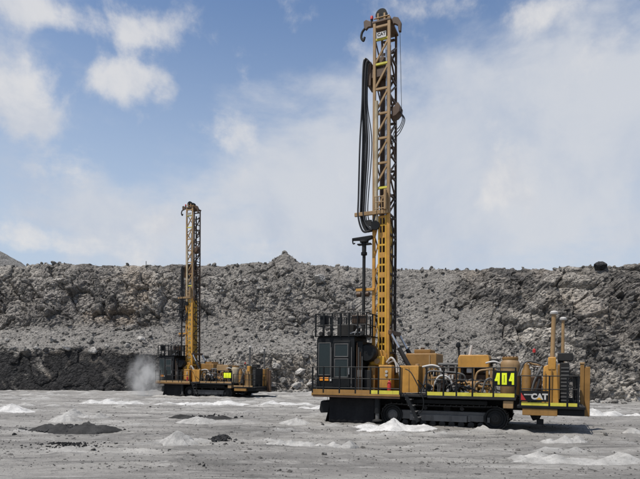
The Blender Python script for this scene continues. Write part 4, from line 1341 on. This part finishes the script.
    for k in range(4):
        x = 5.62 + k * .13
        MB().lathe((x, .72, 2.06), [(.01, 0), (.045, 0), (.045, .16), (.01, .17)], 10).build('valve_cap', 'pale' if k != 2 else 'chrome', root)
    rc_ = random.Random(42)
    for k in range(34):
        x = rc_.uniform(4.75, 7.5); y_ = rc_.uniform(.45, 1.4); z = rc_.uniform(1.45, 2.35)
        nm, mt = rc_.choice([('valve', 'dark'), ('valve', 'rust'), ('valve', 'black'), ('fitting', 'grey'), ('fitting', 'ochre'), ('fitting', 'dark'), ('bracket', 'rust'), ('bracket', 'black'), ('bracket', 'tan')])
        if nm == 'bracket':
            MB().box(x, x + .07, y_, y_ + .07, 1.41, z + .1).build(nm, mt, root, .005)
        elif nm == 'valve':
            h_ = rc_.uniform(.12, .3); w2 = rc_.uniform(.1, .26)
            MB().box(x, x + w2, y_, y_ + .2, z, z + h_).tube((x + w2 / 2, y_ + .1, 1.41), (x + w2 / 2, y_ + .1, z + .02), .035, 8).build(nm, mt, root, .012)
        else:
            MB().tube((x, y_, z), (x + rc_.uniform(.2, .5), y_ + rc_.uniform(-.1, .1), z + rc_.uniform(-.1, .15)), rc_.uniform(.03, .08), 10).tube((x + .1, y_, 1.41), (x + .1, y_, z), .025, 6).build(nm, mt, root)
    for k in range(12):
        x = rc_.uniform(4.75, 7.2); y_ = rc_.uniform(.4, .8); d_ = rc_.uniform(.3, .8); h_ = rc_.uniform(.25, .8)
        MB().path([(x, y_, 1.43), (x + d_ * .15, y_, 1.43 + h_ * .8), (x + d_ * .6, y_ + .1, 1.43 + h_), (x + d_, y_ + .2, 1.43 + h_ * .3)], .022, 6).build('hose', 'hose' if k % 3 else 'grey', root)
    hood = MB().prism([(6.16, 2.52), (7.42, 2.52), (7.42, 2.90), (7.36, 3.06), (6.22, 3.06), (6.16, 2.90)], 1.1, 2.3).build('engine_hood', 'yellow', root, .03)
    for x in (6.22, 6.78, 7.34):
        MB().box(x - .05, x + .05, 1.12, 1.22, 1.41, 2.52).build('hood_post', 'ochre', hood)
    MB().box(6.5, 6.75, 1.2, 1.5, 2.30, 2.52).build('turbocharger', 'pale', hood, .04)
    st_ = MB().tube((6.14, 1.9, 2.5), (6.06, 1.9, 3.45), .05, 10).build('breather_stack', 'dark', root)
    MB().lathe((6.05, 1.9, 3.42), [(.01, -.02), (.10, 0), (.11, .1), (.07, .2), (.01, .22)], 12).build('breather_cap', 'black', st_)
    MB().tube((6.52, 1.9, 3.02), (6.62, 1.9, 3.5), .06, 10).build('intake_pipe', 'pale', root)
    MB().box(7.45, 7.75, 1.3, 1.9, 2.72, 2.90).build('air_cleaner', 'dark', root, .03)
    MB().box(7.46, 7.56, .95, 1.05, 1.41, 2.55).build('frame_post', 'tan', root)
    # ---- air receiver
    xa_ = (lx(499, .9) + lx(519.5, .9)) / 2; ra = (lx(519.5, .9) - lx(499, .9)) / 2 * .96
    rc = MB().lathe((xa_, 1.1, 1.41), [(.02, 0), (ra * .9, 0), (ra, .06), (ra, 1.22), (ra * .96, 1.34), (ra * .8, 1.43), (ra * .78, 1.44)], 32).build('air_receiver', 'tan', root)
    MB().lathe((xa_, 1.1, 2.85), [(ra * .82, 0), (ra * .84, .02), (ra * .84, .10), (ra * .5, .13), (.01, .14)], 28).build('receiver_lid', 'ochre', rc)
    for k in range(12):
        a = k * math.pi / 6
        MB().tube((xa_ + ra * .72 * math.cos(a), 1.1 + ra * .72 * math.sin(a), 2.95), (xa_ + ra * .72 * math.cos(a), 1.1 + ra * .72 * math.sin(a), 3.01), .025, 6).build('bolt', 'rust', rc)
    # ---- rear plant
    for k in range(3):
        MB().path([(8.55 + .12 * k, .9 + .2 * k, 2.2), (8.75 + .1 * k, .9 + .2 * k, 2.72), (9.1, 1.0 + .2 * k, 2.78 - .1 * k), (9.5, 1.1 + .2 * k, 2.62)], .04, 8).build('pipe', ('grey', 'tan', 'pale')[k], root)
    MB().lathe((8.85, .95, 1.12), [(.01, 0), (.17, 0), (.17, 1.3), (.10, 1.42), (.10, 1.55), (.01, 1.56)], 18).build('separator_tank', 'ochre', root)
    MB().path([(9.0, .7, 1.2), (9.12, .65, 1.9), (9.3, .7, 2.35), (9.42, .8, 2.6)], .04, 8).build('pipe', 'grey', root)
    MB().path([(9.1, .6, 1.3), (9.25, .55, 1.7), (9.35, .6, 2.1)], .05, 8).path([(8.95, .5, 1.15), (9.05, .5, 1.5), (9.3, .55, 1.6)], .04, 8).build('hose', 'hose', root)
    MB().box(8.7, 9.4, 1.6, 3.2, 1.12, 2.2).build('compressor', 'rust', root, .04)
    mk = MB().tube((9.12, 1.3, 2.2), (9.12, 1.3, 3.15), .018, 6).build('beacon_stem', 'dark', root)
    MB().lathe((9.12, 1.3, 3.15), [(.01, 0), (.06, 0), (.06, .12), (.01, .16)], 10).build('beacon', 'red', mk)
    dc = MB()
    dc.add([(9.42, .7, 1.12), (10.05, .7, 1.12), (9.92, .75, 2.78), (9.48, .75, 2.58), (9.42, 1.7, 1.12), (10.05, 1.7, 1.12), (9.92, 1.6, 2.78), (9.48, 1.6, 2.58)],
           [(0, 1, 2, 3), (5, 4, 7, 6), (1, 5, 6, 2), (4, 0, 3, 7), (3, 2, 6, 7), (4, 5, 1, 0)])
    dco = dc.build('dust_collector', 'yellow', root, .03)
    MB().box(9.52, 9.56, .66, .70, 1.2, 2.4).box(9.75, 9.79, .66, .70, 1.2, 2.5).build('stiffener', 'ochre', dco)
    MB().box(9.64, 9.92, .72, 1.05, 2.45, 2.95).build('stack_base', 'yellow', dco, .03)
    s1 = MB().tube((9.79, .9, 2.9), (9.83, .9, 4.62), .085, 14).build('exhaust_stack', 'tan', root)
    MB().lathe((9.83, .9, 4.60), [(.08, 0), (.14, .03), (.15, .09), (.10, .14), (.01, .16)], 14).build('stack_cap', 'pale', s1)
    s2 = MB().tube((10.20, 2.9, 2.6), (10.20, 2.9, 4.56), .075, 14, .06).build('exhaust_stack', 'tan', root)
    MB().lathe((10.20, 2.9, 4.54), [(.07, 0), (.13, .03), (.14, .09), (.09, .14), (.01, .16)], 14).build('stack_cap', 'pale', s2)
    MB().box(10.0, 10.42, 2.6, 3.2, 1.12, 2.7).build('muffler_box', 'ochre', root, .03)
    rdt = MB().box(10.08, 10.40, .95, 2.3, 1.12, 2.74).build('radiator', 'dark', root, .03)
    for k in range(10):
        MB().box(10.10, 10.38, .93, .948, 1.25 + k * .14, 1.30 + k * .14).build('fin', 'grey', rdt)
    MB().box(9.98, 10.52, 1.0, 1.6, 2.80, 3.12).build('lamp_box', 'dark', root, .03)
    MB().box(10.0, 10.2, 1.1, 1.5, 2.72, 2.81).build('lamp_bracket', 'black', root)
    # ---- CAT board
    bx0, bx1 = lx(519.5), lx(548)
    bd = MB().box(bx0, bx1, -.03, -.005, 1.25, 1.66).build('name_board', 'black', root, .004)
    text_mesh('CAT', .29, 'pale', bd, (bx1 - .60, -.033, 1.345), 'lettering', .004, .016)
    MB().prism([(bx1 - .425, 1.325), (bx1 - .215, 1.325), (bx1 - .32, 1.42)], -.042, -.03).build('triangle_mark', 'yellow_bright', bd)
    MB().prism([(bx0 + .04, 1.30), (bx0 + .22, 1.30), (bx0 + .04, 1.58)], -.037, -.029).build('red_wedge', 'red', bd)
    sm_ = MB()
    for k in range(8):
        sm_.box(bx0 + .15 + k * .036, bx0 + .175 + k * .036, -.036, -.029, 1.485, 1.535)
    sm_.build('small_print', 'pale', bd)
    # ---- loose cable runs on the near edge of the deck
    for k in range(5):
        x = 1.0 + k * 1.7
        MB().path([(x, .12, 1.44), (x + .5, .2, 1.47), (x + 1.1, .14, 1.44), (x + 1.7, .2, 1.45)], .025, 6).build('cable_run', 'hose', root)
    return root, mast, head


def make_hoses(mast, head_z, seed, loop_z):
    r = random.Random(seed)
    piv = Vector((2.65, 2.3, 2.2))
    for k in range(8):
        a = k / 7.0
        x_top = 1.93 + .028 * k; y_ = 1.52 + .06 * (k % 4)
        bot = loop_z - .05 + .10 * a * 4 * .35
        xl = 1.66 + .05 * k - .04 * (k == 0) + r.uniform(-.02, .02)
        pts = [(2.08, y_ + .1, head_z + .25), (x_top - .04, y_, head_z + .38 - .03 * k), (x_top - .12, y_, head_z - .1), (x_top - .16, y_, head_z - 1.6),
               (xl + .06 + .10 * a, y_, (head_z + loop_z) / 2 + .3), (xl, y_, loop_z + 1.6), (xl - .02, y_, loop_z + .8), (xl + .10, y_, bot + .28),
               (xl + .30 + .05 * k * .3, y_, bot), (2.25, y_ + .02, bot + .12 + .02 * k), (2.42, y_ + .05, bot + .45 + .06 * k), (2.45, 1.66, bot + .8)]
        m_ = MB().path([Vector(p) - piv for p in pts], .046 if k < 5 else .026, 6, 7)
        m_.build('hose', 'hose' if k != 6 else 'grey', mast)


def sign404(root, legible=True):
    x0, x1 = lx(492.5), lx(516.5)
    pl = MB().box(x0, x1, -.055, -.03, 1.81, 2.40).build('number_board', 'black', root, .004)
    wd = (x1 - x0 - .10) / 3
    for k, ch in enumerate('404'):
        if legible:
            digit_boxes(ch, x0 + .05 + k * wd + .02, 1.87, wd - .075, .45, .08, -.068, -.054).build('numeral', 'sign_lime', pl)
        else:
            MB().box(x0 + .03 + k * wd, x0 + .03 + (k + .93) * wd, -.064, -.054, 1.87, 2.33).build('numeral', 'sign_lime', pl)
    return pl


def copy_tree(o, parent=None):
    c = o.copy(); col.objects.link(c)
    if parent:
        c.parent = parent
        c.matrix_parent_inverse = o.matrix_parent_inverse
    for ch in list(o.children):
        copy_tree(ch, c)
    return c


rig, mast, head = make_rig()
rig2 = copy_tree(rig)
sign404(rig)
sign404(rig2, False)
mast2 = [c for c in rig2.children if c.name.startswith('mast') and not c.name.startswith('mast_s')][0]
head2 = [c for c in mast2.children if c.name.startswith('rotary_head')][0]
for c in list(rig2.children):
    if c.name.startswith('name_board'):
        for q in list(c.children): bpy.data.objects.remove(q)
        bpy.data.objects.remove(c)
for c in rig2.children:
    for pre, mt in (('toe_board', 'tan'), ('rear_jack_post', 'rust'), ('exhaust_stack', 'grey'), ('dust_collector', 'tan'), ('air_receiver', 'cream'), ('engine_hood', 'tan')):
        if c.name.startswith(pre):
            c.material_slots[0].link = 'OBJECT'; c.material_slots[0].material = M[mt]
for c in mast2.children:
    if c.name.startswith('drill_pipe'):
        c.material_slots[0].link = 'OBJECT'; c.material_slots[0].material = M['pale']
make_hoses(mast, 16.2, 3, 8.75)
make_hoses(mast2, 12.2, 5, 7.3)
head2.location.z -= 3.9
PITCH = R(.55)
for (o, m_, loc, lb) in ((rig, mast, (-.356, 24.0), 'yellow crawler blasthole drill with raised lattice mast and number board 404'),
                         (rig2, mast2, (-15.74, 51.6), 'yellow crawler blasthole drill with dust plume rising beside its black cab')):
    o.location = (loc[0], loc[1], 0.0 if o is rig else float(ground_base(np.array([loc[0]]), np.array([loc[1]]))[0]))
    o.rotation_mode = 'XYZ'
    o.rotation_euler = (Matrix.Rotation(-TH, 3, 'Z') @ Matrix.Rotation(PITCH if o is rig else R(.6), 3, 'Y')).to_euler()
    m_.rotation_euler = (0, -R(.35), 0)
    tag(o, lb, 'drill rig', 'blasthole drills on the pit floor')

# ------------------------------------------------------------------ dust plume by the second drill
m = bpy.data.materials.new('dust_air')
m.use_nodes = True
t = NT(m.node_tree)
t.n.clear()
mo = t.node('ShaderNodeOutputMaterial')
vol = t.node('ShaderNodeVolumePrincipled')
vol.inputs['Color'].default_value = (0.9, 0.89, 0.87, 1)
tcn = t.node('ShaderNodeTexCoord')
oc = tcn.outputs['Object']
ln = t.node('ShaderNodeVectorMath', operation='LENGTH'); t.l.new(oc, ln.inputs[0])
fall = t.smooth(ln.outputs['Value'], 1.0, 0.15)
nz = t.smooth(t.noise(oc, 2.6, 4, 0.6, .4), 0.36, 0.66)
t.put(vol.inputs['Density'], t.math('MULTIPLY', t.math('MULTIPLY', fall, nz), 1.5))
t.l.new(vol.outputs[0], mo.inputs['Volume'])
v, f = icosphere(2)
pu_ = np_mesh('dust_plume', v, f, m, True)
pu_.location = (-16.7, 51.6, 1.5)
pu_.scale = (2.1, 1.7, 3.1)
tag(pu_, 'pale drilling dust billowing at the front of a drill', kind='stuff')
